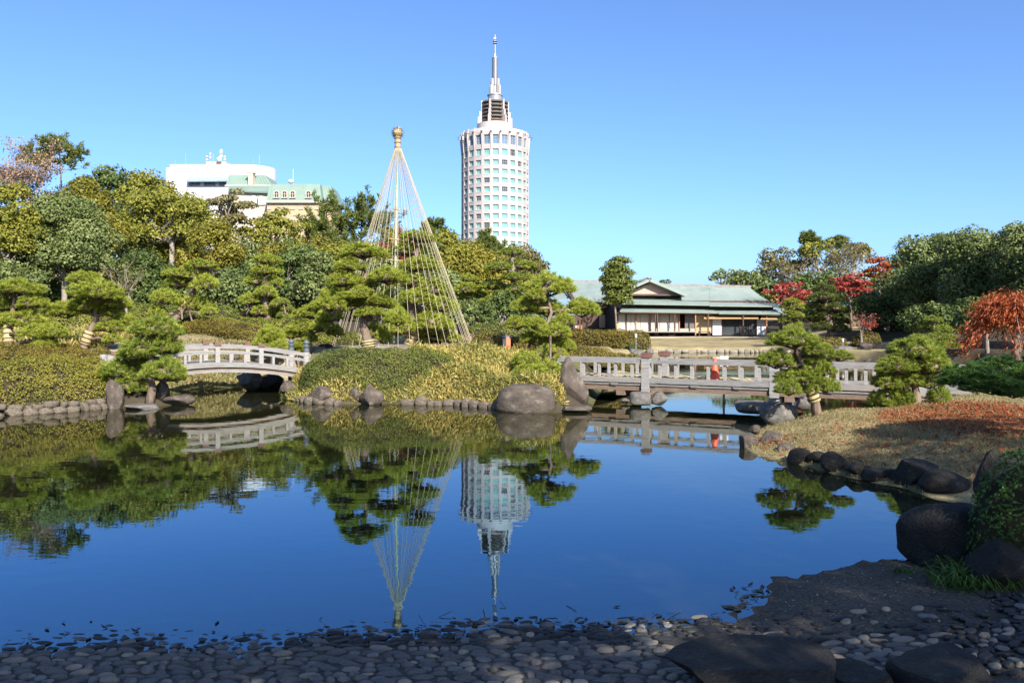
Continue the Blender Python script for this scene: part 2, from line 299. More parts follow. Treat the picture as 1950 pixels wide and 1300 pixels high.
TX, TY, R = -6.55, 318.0, 12.85
tower = thing('hotel_tower', 'round white high-rise tower with lattice spire behind the wooded hill', 'tower', (TX, TY, 0))
def tz(py, d=305.): return CH + (HY - py) * d / F
rows = [(tz(288.6), 2.35)] + [(tz(y), 1.85) for y in (308.2, 325.6, 342.6, 359.6, 376.6, 393.8, 410.9, 428.0, 445.2, 462.6, 480, 497, 514)]
tall = ((tz(255.8) + tz(273.4)) / 2, 3.45)
NC, STEP, HALF = 24, math.radians(15), math.radians(4.9)
def ang(k): return -math.pi / 2 + math.radians(2.5) + k * STEP      # -pi/2 faces the camera
mb = MB(); z0, ztop = 0.0, 66.2
zb = [z0] + sorted(sum([[z - h / 2, z + h / 2] for z, h in rows], [])) + [ztop]
def cyl(a, z, r): return (math.cos(a) * r, math.sin(a) * r, z)
DEP = .38
def window_wall(mb, zb, rfun, wins):
    for k in range(NC):
        A = [ang(k) - STEP / 2, ang(k) - HALF, ang(k) + HALF, ang(k) + STEP / 2]
        for j in range(3):
            for i in range(len(zb) - 1):
                a0, a1, u, v = A[j], A[j + 1], zb[i], zb[i + 1]; r0, r1 = rfun(u), rfun(v)
                if j == 1 and wins(i):
                    q = [cyl(a0, u, r0), cyl(a1, u, r0), cyl(a1, v, r1), cyl(a0, v, r1)]; p = [cyl(a0, u, r0 - DEP), cyl(a1, u, r0 - DEP), cyl(a1, v, r1 - DEP), cyl(a0, v, r1 - DEP)]
                    mb.add(q + p, [(0, 1, 5, 4), (1, 2, 6, 5), (2, 3, 7, 6), (3, 0, 4, 7)])
                else: mb.add([cyl(a0, u, r0), cyl(a1, u, r0), cyl(a1, v, r1), cyl(a0, v, r1)], [(0, 1, 2, 3)])
window_wall(mb, zb, lambda z: R, lambda i: i % 2 == 1)
mb.build('wall', MAT['tower'], tower)
mb = MB(); zc = [ztop, tall[0] - tall[1] / 2, tall[0] + tall[1] / 2, 71.6]
window_wall(mb, zc, lambda z: R + .03 + .03 * (z - ztop), lambda i: i == 1)
mb.build('crown_wall', MAT['tower'], tower)
rb = MB(); rb.box((0, R + .03, 33), (.34, .16, 66)); rb = rb.mesh('rib', MAT['tower_trim'])
for k in range(NC): inst('rib', rb, tower, rot=(0, 0, ang(k) + STEP / 2 - math.pi / 2))
bd_ = MB(); bd_.lathe([(R - .02, -.06), (R + .05, -.05), (R + .05, .05), (R - .02, .06)], 72); bd_ = bd_.mesh('string_course', MAT['tower_trim'], 'sharp')
for z, h in rows[:13]: inst('string_course', bd_, tower, (0, 0, z - h / 2 - .3))
def win_mesh(w, h, nv, nh):
    m = MB()
    for s in (-1, 1): m.box((s * (w / 2 - .04), 0, 0), (.08, .12, h)); m.box((0, 0, s * (h / 2 - .04)), (w - .16, .12, .08))
    for i in range(1, nv): m.box((-w / 2 + w * i / nv, 0, 0), (.06, .10, h - .16))
    for i in range(1, nh): m.box((0, .005, -h / 2 + h * i / nh + .25), (w - .16, .08, .06))
    p = MB(); p.add([(-w / 2, .08, -h / 2), (w / 2, .08, -h / 2), (w / 2, .08, h / 2), (-w / 2, .08, h / 2)], [(0, 1, 2, 3)])
    return m.mesh('window_frame', MAT['frame_w']), p
Rw = (R - DEP) * math.cos(HALF) - .06
wm = {}
for h, nv, nh, g in ((1.85, 3, 2, 'teal_glass'), (2.35, 3, 2, 'teal_glass'), (3.45, 2, 3, 'blue_glass')):
    fm, p = win_mesh(2 * R * math.sin(HALF) - .06, h, nv, nh); wm[h] = (fm, p.mesh('pane', MAT[g]), p.mesh('pane', MAT['dark_glass']))
rr = random.Random(3)
for k in range(-7, 8):
    a = ang(k)
    for z, h in rows[:13] + [tall]:
        r = Rw + (.03 + .03 * (z - ztop) if h == 3.45 else 0)
        o = inst('window', wm[h][0], tower, (math.cos(a) * r, math.sin(a) * r, z), (0, 0, a + math.pi / 2))
        inst('pane', wm[h][1 if rr.random() > .06 else 2], o)
mb = MB(); mb.lathe([(R + .18, 71.55), (R + .24, 72.2), (R - .1, 73.4), (6.9, 73.4)], 96); mb.build('parapet', MAT['tower_trim'], tower, smooth='sharp')
mb = MB()   # a back wall so the tower is not hollow behind the glass
mb.lathe([(R - 1.2, 0), (R - 1.2, 71)], 48); mb.build('core', MAT['dark_glass'], tower)
fm = MB(); fm.hexa([(-.18, 0, -6.4), (.18, 0, -6.4), (.18, .5, -6.4), (-.18, .5, -6.4), (-.28, -.6, 0), (.28, -.6, 0), (.28, .9, 0), (-.28, .9, 0)])
fm.add([(-.3, -1.4, .25), (-.3, -.1, -.9), (.3, -.1, -.9), (.3, -1.4, .25), (-.25, .7, .5), (.25, .7, .5), (0, .2, 2.3)], [(0, 1, 2, 3), (0, 3, 5, 4)]).add([(-.25, -.4, .3), (.25, -.4, .3), (.25, .6, .3), (-.25, .6, .3), (0, .4, 2.3)], [(0, 1, 4), (1, 2, 4), (2, 3, 4), (3, 0, 4)])
fm = fm.mesh('fin', MAT['tower_trim'])
for k in range(NC):
    a = ang(k) + STEP / 2; inst('fin', fm, tower, (math.cos(a) * (R + .2), math.sin(a) * (R + .2), 71.7), (0, 0, a + math.pi / 2))
mb = MB(); mb.lathe([(7.0, 73.3), (6.85, 77.2), (5.2, 77.2)], 64); mb.build('upper_drum', MAT['tower_trim'], tower, smooth='sharp')
mb = MB(); mb.lathe([(3.1, 77.1), (3.1, 86.3)], 32); mb.build('lantern_core', MAT['cream'], tower, smooth=True)
rm = MB(); rm.lathe([(3.2, -.25), (5.05, -.3), (5.15, .1), (5.05, .3), (3.2, .3)], 48); rm = rm.mesh('louvre_ring', MAT['louvre'], 'sharp')
for i in range(6): inst('louvre_ring', rm, tower, (0, 0, 78.4 + i * 1.42))
mb = MB(); mb.lathe([(5.0, 77.15), (5.3, 77.5), (5.3, 77.75), (5.0, 77.75)], 48); mb.build('base_ring', MAT['orange_paint'], tower, smooth='sharp')
fm = MB(); fm.box((0, 4.4, 81.6), (.6, 2.0, 9.2)); fm.box((0, 5.6, 79.7), (.58, .9, 5.0)); fm.box((0, 6.3, 78.6), (.56, .8, 2.8)); fm = fm.mesh('lantern_fin', MAT['tower_trim'])
for k in range(6): inst('lantern_fin', fm, tower, rot=(0, 0, math.radians(60 * k + 40)))
mb = MB(); mb.lathe([(2.2, 86.1), (2.65, 86.4), (2.75, 88.2), (3.0, 88.3), (3.0, 88.7), (1.5, 88.7)], 32); mb.build('spire_drum', MAT['metal'], tower, smooth='sharp')
fm = MB(); fm.box((0, 2.2, 90.4), (.7, .8, 3.6)); fm.box((0, 1.6, 91.7), (.68, .85, 6.2)); fm = fm.mesh('spire_fin', MAT['tower_trim'])
for k in range(4): inst('spire_fin', fm, tower, rot=(0, 0, math.radians(90 * k + 50)))
mb = MB(); mb.lathe([(.85, 88.6), (.8, 103.2), (.3, 104.5), (.3, 104.6)], 12); mb.build('mast', MAT['metal'], tower, smooth='sharp')
rm = MB(); rm.lathe([(.8, -.11), (1.18, -.11), (1.18, .11), (.8, .11)], 16); rm = rm.mesh('mast_ring', MAT['metal'])
for i in range(27): inst('mast_ring', rm, tower, (0, 0, 92.6 + i * .4))
mb = MB(); mb.lathe([(.3, 104.5), (.24, 111.8), (.02, 112.1)], 8); mb.build('antenna', MAT['metal'], tower)
mb = MB()
for z in (108.6, 109.4): mb.lathe([(.2, z - .12), (.85, z - .1), (.85, z + .1), (.2, z + .12)], 10)
mb.box((0, 0, 110.4), (.9, .9, .7)); mb.build('antenna_head', MAT['metal'], tower)
mb = MB()
for s in (-1, 1): mb.tube([(s * 1.0, 0, 88.6), (s * .95, 0, 103.4)], .12, 5)
mb.build('mast_rail', MAT['metal'], tower)

# ---- hotel with mansards (d about 236) and the white block behind it
def Z6(X, Y): return 300 + X / 5.1316, 270 + Y / 5.1316
def P6(X, Y, d): return np.array(W(*Z6(X, Y), d))
hotel = thing('mansard_hotel', 'beige hotel with green copper mansard roofs and arched dormers above the trees', 'building', (P6(1300, 0, 240)[0], 240, 2))
HO = np.array(hotel.location)
def wall_box(m, x0, x1, y0, y1, d, dep, mi=0, ybase=None):
    """block whose front face covers photo box, from y0 (top) down to y1"""
    a = P6(x0, y0, d) - HO; b = P6(x1, y1 if ybase is None else y1, d) - HO
    z1 = b[2] if ybase is None else ybase - HO[2]
    return m.hexa([(a[0], a[1], z1), (b[0], a[1], z1), (b[0], a[1] + dep, z1), (a[0], a[1] + dep, z1), (a[0], a[1], a[2]), (b[0], a[1], a[2]), (b[0], a[1] + dep, a[2]), (a[0], a[1] + dep, a[2])], mi)
m = MB(); wall_box(m, 1070, 1605, 586, 0, 236, 16, ybase=2.0); m.build('wall', MAT['beige'], hotel)
m = MB(); wall_box(m, 1605.5, 1704, 600, 0, 238, 14, ybase=2.0)
a = P6(1704, 600, 238) - HO; c = P6(1750, 606, 243) - HO
m.hexa([(a[0] + .02, a[1], 0), (c[0], c[1], 0), (c[0], c[1] + 8, 0), (a[0] + .02, a[1] + 9, 0), (a[0] + .02, a[1], a[2]), (c[0], c[1], a[2]), (c[0], c[1] + 8, a[2]), (a[0] + .02, a[1] + 9, a[2])])
m.build('wing_wall', MAT['beige'], hotel)
def mansard(x0t, x1t, x0b, x1b, yt, yb, d, dep, name='roof'):
    t0, t1 = P6(x0t, yt, d + 2) - HO, P6(x1t, yt, d + 2) - HO; b0, b1 = P6(x0b, yb, d - .5) - HO, P6(x1b, yb, d - .5) - HO
    m = MB(); m.hexa([b0, b1, (b1[0], b1[1] + dep + 1, b1[2]), (b0[0], b0[1] + dep + 1, b0[2]), t0, t1, (t1[0], t1[1] + dep - 4, t1[2]), (t0[0], t0[1] + dep - 4, t0[2])])
    r = m.build(name, MAT['copper2'], hotel)
    m = MB()
    n = max(3, int((x1b - x0b) / 28))
    for i in range(1, n):
        u = i / n; p = b0 + (b1 - b0) * u; q = t0 + (t1 - t0) * u
        m.beam(p + np.array((0, -.03, 0)), q + np.array((0, -.03, 0)), .12, .10)
    m.build('seam', MAT['copper2'], r)
    m = MB(); m.box((b0 + b1) / 2 + np.array((0, -.1, -.25)), (b1[0] - b0[0] + .3, .8, .5)); m.build('cornice', MAT['cream'], r)
    return r
rf = mansard(1100, 1585, 1060, 1607, 415, 580, 236, 17)
mansard(1588, 1690, 1612, 1752, 432, 598, 238.6, 14)
mansard(697, 1050, 668, 1120, 325, 424, 246, 14)
m = MB(); q = [P6(690, 476, 239) - HO, P6(1100, 492, 239) - HO, P6(1130, 425, 245.5) - HO, P6(690, 425, 245.5) - HO]; m.slab(q, .4); m.build('lean_roof', MAT['copper2'], hotel)
m = MB(); wall_box(m, 690, 1075, 490, 0, 240.2, 10, ybase=2.0); m.build('link_wall', MAT['cream'], hotel)
m = MB(); wall_box(m, 884, 931, 305, 430, 244.5, 2.0); ch = m.build('chimney', MAT['brick'], hotel)
m = MB(); p = P6(907, 305, 244.5) - HO; m.box((p[0], p[1] + 1, p[2] + .12), (2.4, 2.3, .25)); m.build('chimney_cap', MAT['cream'], ch)
def arch_pts(w, h, n=8):
    return [(-w / 2, 0)] + [(-w / 2 * math.cos(t), h - w / 2 + w / 2 * math.sin(t)) for t in np.linspace(0, math.pi, n)] + [(w / 2, 0)]
def arch_window(name, px, py, d, w, h, parent, frame_mat, proud=.9):
    p = P6(px, py, d) - HO; A = arch_pts(w, h); B = arch_pts(w + .5, h + .3); n = len(A); m = MB()
    V = [(x, -proud, z) for x, z in B] + [(x, -proud, z) for x, z in A] + [(x, 1.2, z) for x, z in B] + [(x, -proud + .25, z) for x, z in A]
    Fq = [(i, i + 1, n + i + 1, n + i) for i in range(n - 1)] + [(i + 1, i, 2 * n + i, 2 * n + i + 1) for i in range(n - 1)] + [(n + i, n + i + 1, 3 * n + i + 1, 3 * n + i) for i in range(n - 1)]
    m.add(V, Fq); m.box((0, -proud + .15, h * .45), (.12, .12, h * .9)); m.box((0, -proud + .16, h * .55), (w, .1, .12)); m.box((0, -proud - .1, -.12), (w + .7, .5, .22))
    o = m.build(name, frame_mat, parent); o.location = p
    g = MB(); g.V.append(np.array([(x, -proud + .24, z) for x, z in A])); g.A.append(np.zeros(n)); g.Fc.append((np.array([list(range(n))[::-1]]), 0)); g.n = n
    g.build('pane', MAT['dark_glass'], o)
for X in (1171, 1249, 1327, 1482): arch_window('dormer_window', X, 548, 236.6, 1.15, 1.75, hotel, MAT['cream'])
for X in (941, 1013): arch_window('arched_window', X, 610, 240.2, 1.9, 2.2, hotel, MAT['white'], .12)
wf, wp = win_mesh(1.0, 1.25, 2, 2); wp_d, wp_l = wp.mesh('pane', MAT['dark_glass']), wp.mesh('pane', MAT['blue_glass']); rr = random.Random(8)
sill = MB(); sill.box((0, -.1, -.72), (1.25, .3, .14)); sill = sill.mesh('sill', MAT['cream'])
for j, Y in enumerate((632, 738, 843, 949, 1054)):
    for X in (1090, 1168, 1245, 1323, 1401, 1479, 1557):
        o = inst('window', wf, hotel, P6(X, Y, 235.95) - HO); inst('pane', wp_d if rr.random() < .6 else wp_l, o); inst('sill', sill, o)
for Y in (640, 745): o = inst('window', wf, hotel, P6(1722, Y, 240.1) - HO, (0, 0, .55)); inst('pane', wp_d, o)
m = MB(); p = P6(1303, 415, 244) - HO
m.lathe([(.0, .1), (.5, .25), (.85, .6), (.9, .9), (.6, 1.3), (0.05, 1.45)], 12, p); m.tube([p + np.array((.6, .3, -.2)), p + np.array((.6, .3, 4.6))], .07, 5); m.build('roof_dish', MAT['white'], hotel)

block = thing('white_block', 'plain white flat-roofed slab building with rooftop antennas behind the hotel', 'building', tuple(P6(600, 0, 268) * np.array((1, 1, 0)) + np.array((0, 0, 2))))
HO = np.array(block.location)
a, b = P6(122, 222, 262) - HO, P6(1082, 210, 262) - HO
ztop = a[2]; rc = 8.0
plan = [(a[0], a[1])] + [(b[0] - rc + rc * math.sin(t), a[1] + rc - rc * math.cos(t)) for t in np.linspace(0, math.radians(100), 12)] + [(b[0] - 4, a[1] + 14), (a[0], a[1] + 14)]
n = len(plan); m = MB(); V = [(x, y, 0) for x, y in plan] + [(x, y, ztop) for x, y in plan]
m.add(V, [(i, (i + 1) % n, n + (i + 1) % n, n + i) for i in range(n)]); m.Fc.append((np.array([list(range(n, 2 * n))]), 0)); m.build('wall', MAT['white'], block)
m = MB(); wall_box(m, 84, 121.5, 255, 0, 265, 11, ybase=2.0); m.build('stair_wing', MAT['white'], block)
q = [P6(283, 385, 259) - HO, P6(690, 381, 259) - HO, P6(694, 338, 261.8) - HO, P6(300, 343, 261.8) - HO]
m = MB(); m.slab(q, .35); m.build('awning', MAT['awning'], block)
m = MB(); wall_box(m, 284, 700, 388, 0, 261.2, 1.5, ybase=2.0)
m.build('bay_wall', MAT['white'], block)
for x0, x1 in ((300, 415), (452, 566), (600, 668)):
    m = MB(); wall_box(m, x0, x1, 390, 431, 261.0, .3); f = m.build('window', MAT['frame_w'], block)
    m = MB(); nseg = 4
    for i in range(nseg): wall_box(m, x0 + 3 + (x1 - x0 - 3) * i / nseg, x0 + (x1 - x0 - 3) * (i + 1) / nseg, 392, 429, 260.9, .2)
    m.build('pane', MAT['dark_glass'], f)
m = MB(); wall_box(m, 475, 670, 196, 224, 264, 6); m.build('roof_plant_room', MAT['brick'], block)
for X, y0, y1, t in ((275, 115, 222, .05), (172, 175, 224, .04), (488, 140, 197, .18), (520, 100, 197, .14), (545, 118, 197, .10), (625, 70, 197, .22), (660, 140, 197, .16), (995, 130, 214, .08), (935, 165, 214, .04)):
    m = MB(); p, q = P6(X, y1, 266) - HO, P6(X, y0, 266) - HO; m.tube([p, q], t * .6, 5)
    if t > .12:
        for u in (.45, .8): m.box(p + (q - p) * u + np.array((0, -.2, 0)), (t * 4, .3, t * 5))
    m.build('antenna', MAT['frame_w'], block)
m = MB(); m.lathe([(0, -.9), (.6, -.6), (.9, 0), (.6, .6), (0, .9)], 10, P6(603, 174, 263) - HO); m.build('radome', MAT['white'], block)

# ------------------------------------------------------------------ teahouse beyond the far lawn
MAT['shoji'] = mat('shoji_paper', (.36, .31, .24), (.40, .35, .28), 1, .8, .2)
MAT['plaster'] = mat('sand_plaster', (.36, .27, .155), (.40, .31, .19), 2, .85, .15)
MAT['pink_wall'] = mat('gable_plaster', (.38, .27, .24), (.42, .33, .24), .8, .8, .2)
MAT['dark_wood'] = mat('dark_timber', (.055, .033, .025), (.10, .062, .046), 4, .7, .3)
MAT['red_wood'] = mat('red_timber', (.34, .13, .06), (.42, .18, .09), 4, .7, .3)
MAT['blind'] = mat('reed_blind', (.32, .20, .095), (.42, .28, .145), 6, .85, .15, stretch=(8, 1, 1))
MAT['interior'] = mat('dim_interior', (.03, .022, .016), (.045, .034, .024), 2, .9, .1)
MAT['stonebase'] = mat('terrace_stone', (.34, .29, .22), (.40, .35, .27), 2, .85, .2)
MAT['tile'] = mat('grey_ridge_tile', (.16, .15, .14), (.24, .23, .22), 3, .7, .3)
def Z1(X, Y): return 1040 + X / 3.9, 470 + Y / 3.9
house = thing('teahouse', 'single-storey Japanese teahouse with pale green copper roof beyond the lawn', 'building', (W(1330, 645, 73)[0], 73, .4))
HO = np.array(house.location)
def P1(X, Y, d): return np.array(W(*Z1(X, Y), d)) - HO
def roof_quad(name, A, B, C, D, t=.14, parent=house, m_='copper'):
    m = MB(); m.slab([A, B, C, D], t); return m.build(name, MAT[m_], parent)
def curved_roof(name, E0, E1, R0, R1, sag=.16, n=6, t=.13):
    """roof slope from eave E0-E1 up to ridge R0-R1 with the slight sag of a Japanese roof"""
    m = MB(); E0, E1, R0, R1 = map(np.array, (E0, E1, R0, R1)); prev = None
    for i in range(n + 1):
        u = i / n; a = E0 + (R0 - E0) * u; b = E1 + (R1 - E1) * u; dz = -sag * 4 * u * (1 - u); a = a + (0, 0, dz); b = b + (0, 0, dz)
        if prev is not None: m.slab([prev[0], prev[1], b, a], t)
        prev = (a, b)
    return m.build(name, MAT['copper'], house)
dE, dR = 72.2, 78.0
eL, eM, eR = P1(630, 420, dE), P1(1212, 428, dE), P1(1745, 437, dE)
rL, rR = P1(640, 284, dR), P1(1512, 302, dR)
rr_ = P1(1215, 293, dR)
curved_roof('roof', P1(560, 416, dE), P1(1212, 427, dE), P1(560, 284, dR), P1(1212, 294, dR), .2)
curved_roof('roof', P1(1213, 431, dE - .1), eR, P1(1213, 296, dR + .03), rR, .24)
bR = eR + np.array((0.5, 13.2, 0)); curved_roof('roof', eR + np.array((.02, .02, 0)), bR, rR + np.array((.02, 0, 0)), rR + np.array((.02, .4, 0)), .2)
curved_roof('roof', bR, P1(560, 416, dE) + np.array((0, 13.2, 0)), rR + np.array((0, .4, 0)), P1(560, 284, dR) + np.array((0, .4, 0)), .2)
m = MB(); m.beam(P1(600, 280, dR + .15), P1(1515, 299, dR + .15), .5, .30); m.beam(P1(600, 274, dR + .15), P1(1512, 293, dR + .15), .34, .12); m.build('ridge', MAT['tile'], house)
# front gable
pk, gl, gr = P1(768, 247, 73.2), P1(520, 352, 73.2), P1(1040, 357, 73.2)
back = np.array((0, 6.0, 0)); 
roof_quad('gable_roof', gr, gr + back, pk + back, pk, .16); roof_quad('gable_roof', gl + back, gl, pk, pk + back, .16)
m = MB(); m.beam(pk + np.array((0, -.05, .02)), gr + np.array((0, -.05, -.03)), .1, .26); m.beam(pk + np.array((0, -.05, .02)), gl + np.array((0, -.05, -.03)), .1, .26); m.build('barge_board', MAT['copper'], house)
m = MB(); i_, b1, b2 = P1(768, 272, 73.9), P1(575, 352, 73.9), P1(985, 352, 73.9); m.add([b1, b2, i_], [(0, 1, 2)]); m.build('gable_wall', MAT['pink_wall'], house)
m = MB(); m.beam(P1(570, 356, 73.7), P1(1000, 357, 73.7), .3, .16); m.build('gable_beam', MAT['dark_wood'], house)
m = MB(); m.beam(P1(655, 268, 74) , pk + np.array((-.15, .2, .12)), .4, .12); m.beam(pk + np.array((0, -.1, .14)), pk + back + np.array((0, 0, .14)), .35, .2); m.build('gable_ridge', MAT['tile'], house)
# upper wall under the main eave, lower pent roof
m = MB(); wz0, wz1 = P1(700, 470, 73)[2], P1(700, 428, 73)[2]
m.box(((P1(560, 0, 73)[0] + P1(1700, 0, 73)[0]) / 2, P1(0, 0, 73.4)[1] + 5.6, (wz0 + wz1) / 2 + .1), (P1(1700, 0, 73)[0] - P1(560, 0, 73)[0], 11, wz1 - wz0 + .5)); m.build('upper_wall', MAT['dark_wood'], house)
roof_quad('pent_roof', P1(548, 474, 71.9), P1(1282, 486, 71.9), P1(1200, 455, 73.3), P1(570, 448, 73.3), .1)
roof_quad('pent_roof', P1(1283, 491, 71.8), P1(1815, 496, 71.8), P1(1700, 464, 73.3), P1(1200, 461, 73.32), .1)
m = MB(); m.beam(P1(552, 484, 72.0), P1(1282, 492, 72.0), .15, .13); m.beam(P1(1284, 498, 71.95), P1(1800, 503, 71.95), .15, .13); m.build('eave_beam', MAT['dark_wood'], house)
# body
x0, x1 = P1(532, 0, 73)[0], P1(1648, 0, 73)[0]
m = MB(); m.box(((x0 + x1) / 2, 1.6 + 5, 1.35), (x1 - x0, 10, 2.7)); m.build('inner_wall', MAT['interior'], house)
def panel(name, X0, X1, Y0, Y1, d, mt, t=.07, parent=house):
    a, b = P1(X0, Y0, d), P1(X1, Y1, d); m = MB(); m.box(((a[0] + b[0]) / 2, a[1], (a[2] + b[2]) / 2), (b[0] - a[0], t, a[2] - b[2])); return m.build(name, MAT[mt], parent)
panel('lintel', 530, 1110, 486, 497, 73.0, 'dark_wood', .2)
for X0, X1 in ((537, 592), (598, 628), (631, 660), (670, 697), (700, 766), (778, 806), (832, 842), (845, 912), (917, 948), (961, 984)):
    s = panel('shoji_panel', X0, X1, 497, 606, 73.1, 'shoji', .05)
    panel('shoji_foot', X0, X1, 574, 606, 73.06, 'frame_w', .06, s)
panel('sliding_door', 1030, 1100, 500, 624, 73.12, 'louvre')
panel('plaster_wall', 1112, 1232, 505, 640, 73.1, 'plaster', .12)
panel('white_panel', 1236, 1301, 535, 655, 72.9, 'white', .08); panel('white_panel', 1566, 1631, 535, 655, 72.9, 'white', .08)
gdoor = panel('glass_door', 1303, 1563, 535, 655, 73.0, 'dark_glass', .04)
for X in (1305, 1440, 1508, 1561): panel('door_stile', X - 3, X + 3, 535, 655, 72.93, 'dark_wood', .08, gdoor)
panel('plinth', 532, 1112, 606, 628, 73.05, 'shoji', .1)
m = MB(); a, b = P1(532, 628, 71.6), P1(1112, 628, 71.6); m.box(((a[0] + b[0]) / 2, a[1] + .7, a[2] - .04), (b[0] - a[0], 1.5, .08)); m.build('veranda', MAT['wood_h'], house)
for X, mt in ((532, 'dark_wood'), (595, 'dark_wood'), (666, 'red_wood'), (772, 'red_wood'), (988, 'red_wood')): panel('pillar', X - 4, X + 4, 490, 628, 73.0, mt, .12)
for X, mt, d in ((812, 'dark_wood', 72.1), (826, 'dark_wood', 72.0), (955, 'dark_wood', 72.1), (1109, 'red_wood', 72.2), (1203, 'dark_wood', 72.0), (1463, 'dark_wood', 72.0), (1637, 'red_wood', 72.2), (1737, 'dark_wood', 72.0)): panel('post', X - 4, X + 4, 488, 658, d, mt, .12)
def blind(X0, X1, Y0, Y1):
    a, b, c, e = P1(X0 + 8, Y0, 72.6), P1(X1, Y0, 72.6), P1(X1, Y1, 72.0), P1(X0, Y1, 72.0); m = MB(); m.slab([e, c, b, a], .04); m.build('reed_blind', MAT['blind'], house)
blind(1172, 1577, 508, 533); blind(1592, 1776, 513, 538)
m = MB(); a, b = P1(715, 655, 71.0), P1(1660, 660, 71.0); m.box(((a[0] + b[0]) / 2, a[1] + 1.6, .02), (b[0] - a[0], 3.4, .24)); m.build('terrace', MAT['stonebase'], house)
m = MB(); a = P1(1175, 630, 71.2); m.box((a[0], a[1], a[2]), (1.0, .4, .06)); 
for s in (-.45, .45): m.box((a[0] + s, a[1], a[2] - .2), (.06, .36, .36))
m.build('bench', MAT['dark_wood'], house)
# west wing and entrance roof
wl0 = P1(165, 262, 90); 
roof_quad('wing_roof', P1(205, 392, 82), P1(640, 398, 82), P1(640, 264, 90), P1(130, 262, 90), .2)
m = MB(); m.beam(P1(125, 259, 90.2), P1(660, 262, 90.2), .5, .35); m.build('wing_ridge', MAT['tile'], house)
m = MB(); m.beam(P1(125, 268, 89.8), P1(200, 396, 82), .35, .35); m.build('verge', MAT['dark_wood'], house)
roof_quad('porch_roof', P1(60, 380, 84), P1(168, 374, 84), P1(128, 318, 88), P1(60, 318, 88), .15)
roof_quad('porch_roof', P1(120, 497, 78), P1(330, 497, 78), P1(330, 480, 80), P1(130, 480, 80), .1)
m = MB(); a, b = P1(205, 400, 83), P1(530, 610, 83); m.box(((a[0] + b[0]) / 2, a[1] + 3, (a[2] + b[2]) / 2), (b[0] - a[0], 5, a[2] - b[2])); m.build('wing_wall', MAT['dark_wood'], house)
for X0, X1 in ((395, 440), (452, 500)): panel('wing_panel', X0, X1, 505, 600, 82.9, 'plaster')
panel('notice', 217, 234, 555, 600, 79.5, 'white')
for X in (240, 262): panel('post', X - 5, X + 5, 540, 612, 79.4, 'red_wood')
# ------------------------------------------------------------------ the flat bridge
fb = thing('flat_bridge', 'weathered grey flat wooden footbridge with low railings resting on rocks', 'bridge', (1.58, 19.9, 0), rz=math.atan2(-3.1, 5.95))
FBM = Matrix.Translation(fb.location) @ Matrix.Rotation(fb.rotation_euler[2], 4, 'Z')
SP, WID = 2.87, 1.15; p_s = [1.72 + SP * k for k in (-1, 0, 1, 2)]; s_lo, s_hi = p_s[0] - .2, p_s[-1] + .9
def ubox(name, c, sz, mt, parent=fb, sm=False):
    m = MB(); m.box(c, sz); return m.build(name, MAT[mt], parent)
pm = MB(); pm.box((0, 0, .65), (.19, .17, .80)); pm = pm.mesh('post', MAT['wood'])
pm_far = MB(); pm_far.box((0, 0, .70), (.19, .17, .70)); pm_far = pm_far.mesh('post', MAT['wood'])
cm = MB(); cm.hexa([(-.115, -.105, 0), (.115, -.105, 0), (.115, .105, 0), (-.115, .105, 0), (-.105, -.095, .095), (.105, -.095, .095), (.105, .095, .095), (-.105, .095, .095)]); cm.box((0, 0, .105), (.16, .14, .03)); cm = cm.mesh('post_cap', MAT['cap'])
for side, off in ((0, 0.0), (1, WID)):
    for i, s in enumerate(p_s):
        if side == 0 and i == 0: continue
        o = inst('post', pm if side == 0 else pm_far, fb, (s + (.08 if side else 0), off, 0))
        if not (side == 0 and i == 2): inst('post_cap', cm, o, (0, 0, 1.05))
    bm_ = MB(); bm_.box((0, 0, .755), (.062, .06, .325)); bm_ = bm_.mesh('baluster', MAT['wood'])
    for i in range(len(p_s) - 1):
        a, b = p_s[i] + .1, p_s[i + 1] - .1; L_ = b - a
        if side: a += .08; b += .08
        elif i == 0: a = -.5; L_ = b - a
        ubox('handrail', ((a + b) / 2, off, .957), (L_, .11, .082), 'wood_h')
        ubox('sill_beam', ((a + b) / 2, off, .53), (L_, .15, .12), 'wood_h')
        nb_ = 7 if L_ > 2.5 else 5
        for k in range(nb_): inst('baluster', bm_, fb, (a + L_ * (k + .6) / (nb_ + .2), off, 0))
    a, b = p_s[-1] + .1, s_hi
    ubox('handrail', ((a + b) / 2, off, .957), (b - a, .11, .082), 'wood_h'); ubox('sill_beam', ((a + b) / 2, off, .53), (b - a, .15, .12), 'wood_h')
    ubox('girder_top', ((s_lo + s_hi) / 2, off + (.02 if side else .03), .425), (s_hi - s_lo, .17, .035), 'wood_h')
    ubox('girder', ((s_lo + s_hi) / 2, off + (-.03 if side else .05), .345), (s_hi - s_lo, .16, .12), 'wood_brown')
bk = MB(); bk.hexa([(-.07, -.07, .40), (.07, -.07, .40), (.07, .0, .40), (-.07, .0, .40), (-.09, -.09, .455), (.09, -.09, .455), (.09, .0, .455), (-.09, .0, .455)]); bk = bk.mesh('joist_end', MAT['wood'])
s = s_lo + .4
while s < s_hi: inst('joist_end', bk, fb, (s, -.0, 0)); s += .95
pk_ = MB(); pk_.box((0, WID / 2, .475), (.172, WID - .2, .045)); pk_ = pk_.mesh('plank', MAT['wood_h'])
n = int((s_hi - s_lo) / .18)
for i in range(n): inst('plank', pk_, fb, (s_lo + .09 + i * .18, 0, (i % 3) * .002))
for s in (1.1, 4.9): ubox('cross_beam', (s, WID / 2, .23), (.2, WID + .1, .12), 'wood_brown')
for s, off in ((4.65, .35), (4.65, 1.0), (p_s[2], .15), (p_s[2], 1.0)): ubox('pier', (s, off, -.05), (.26, .2, .60), 'concrete')
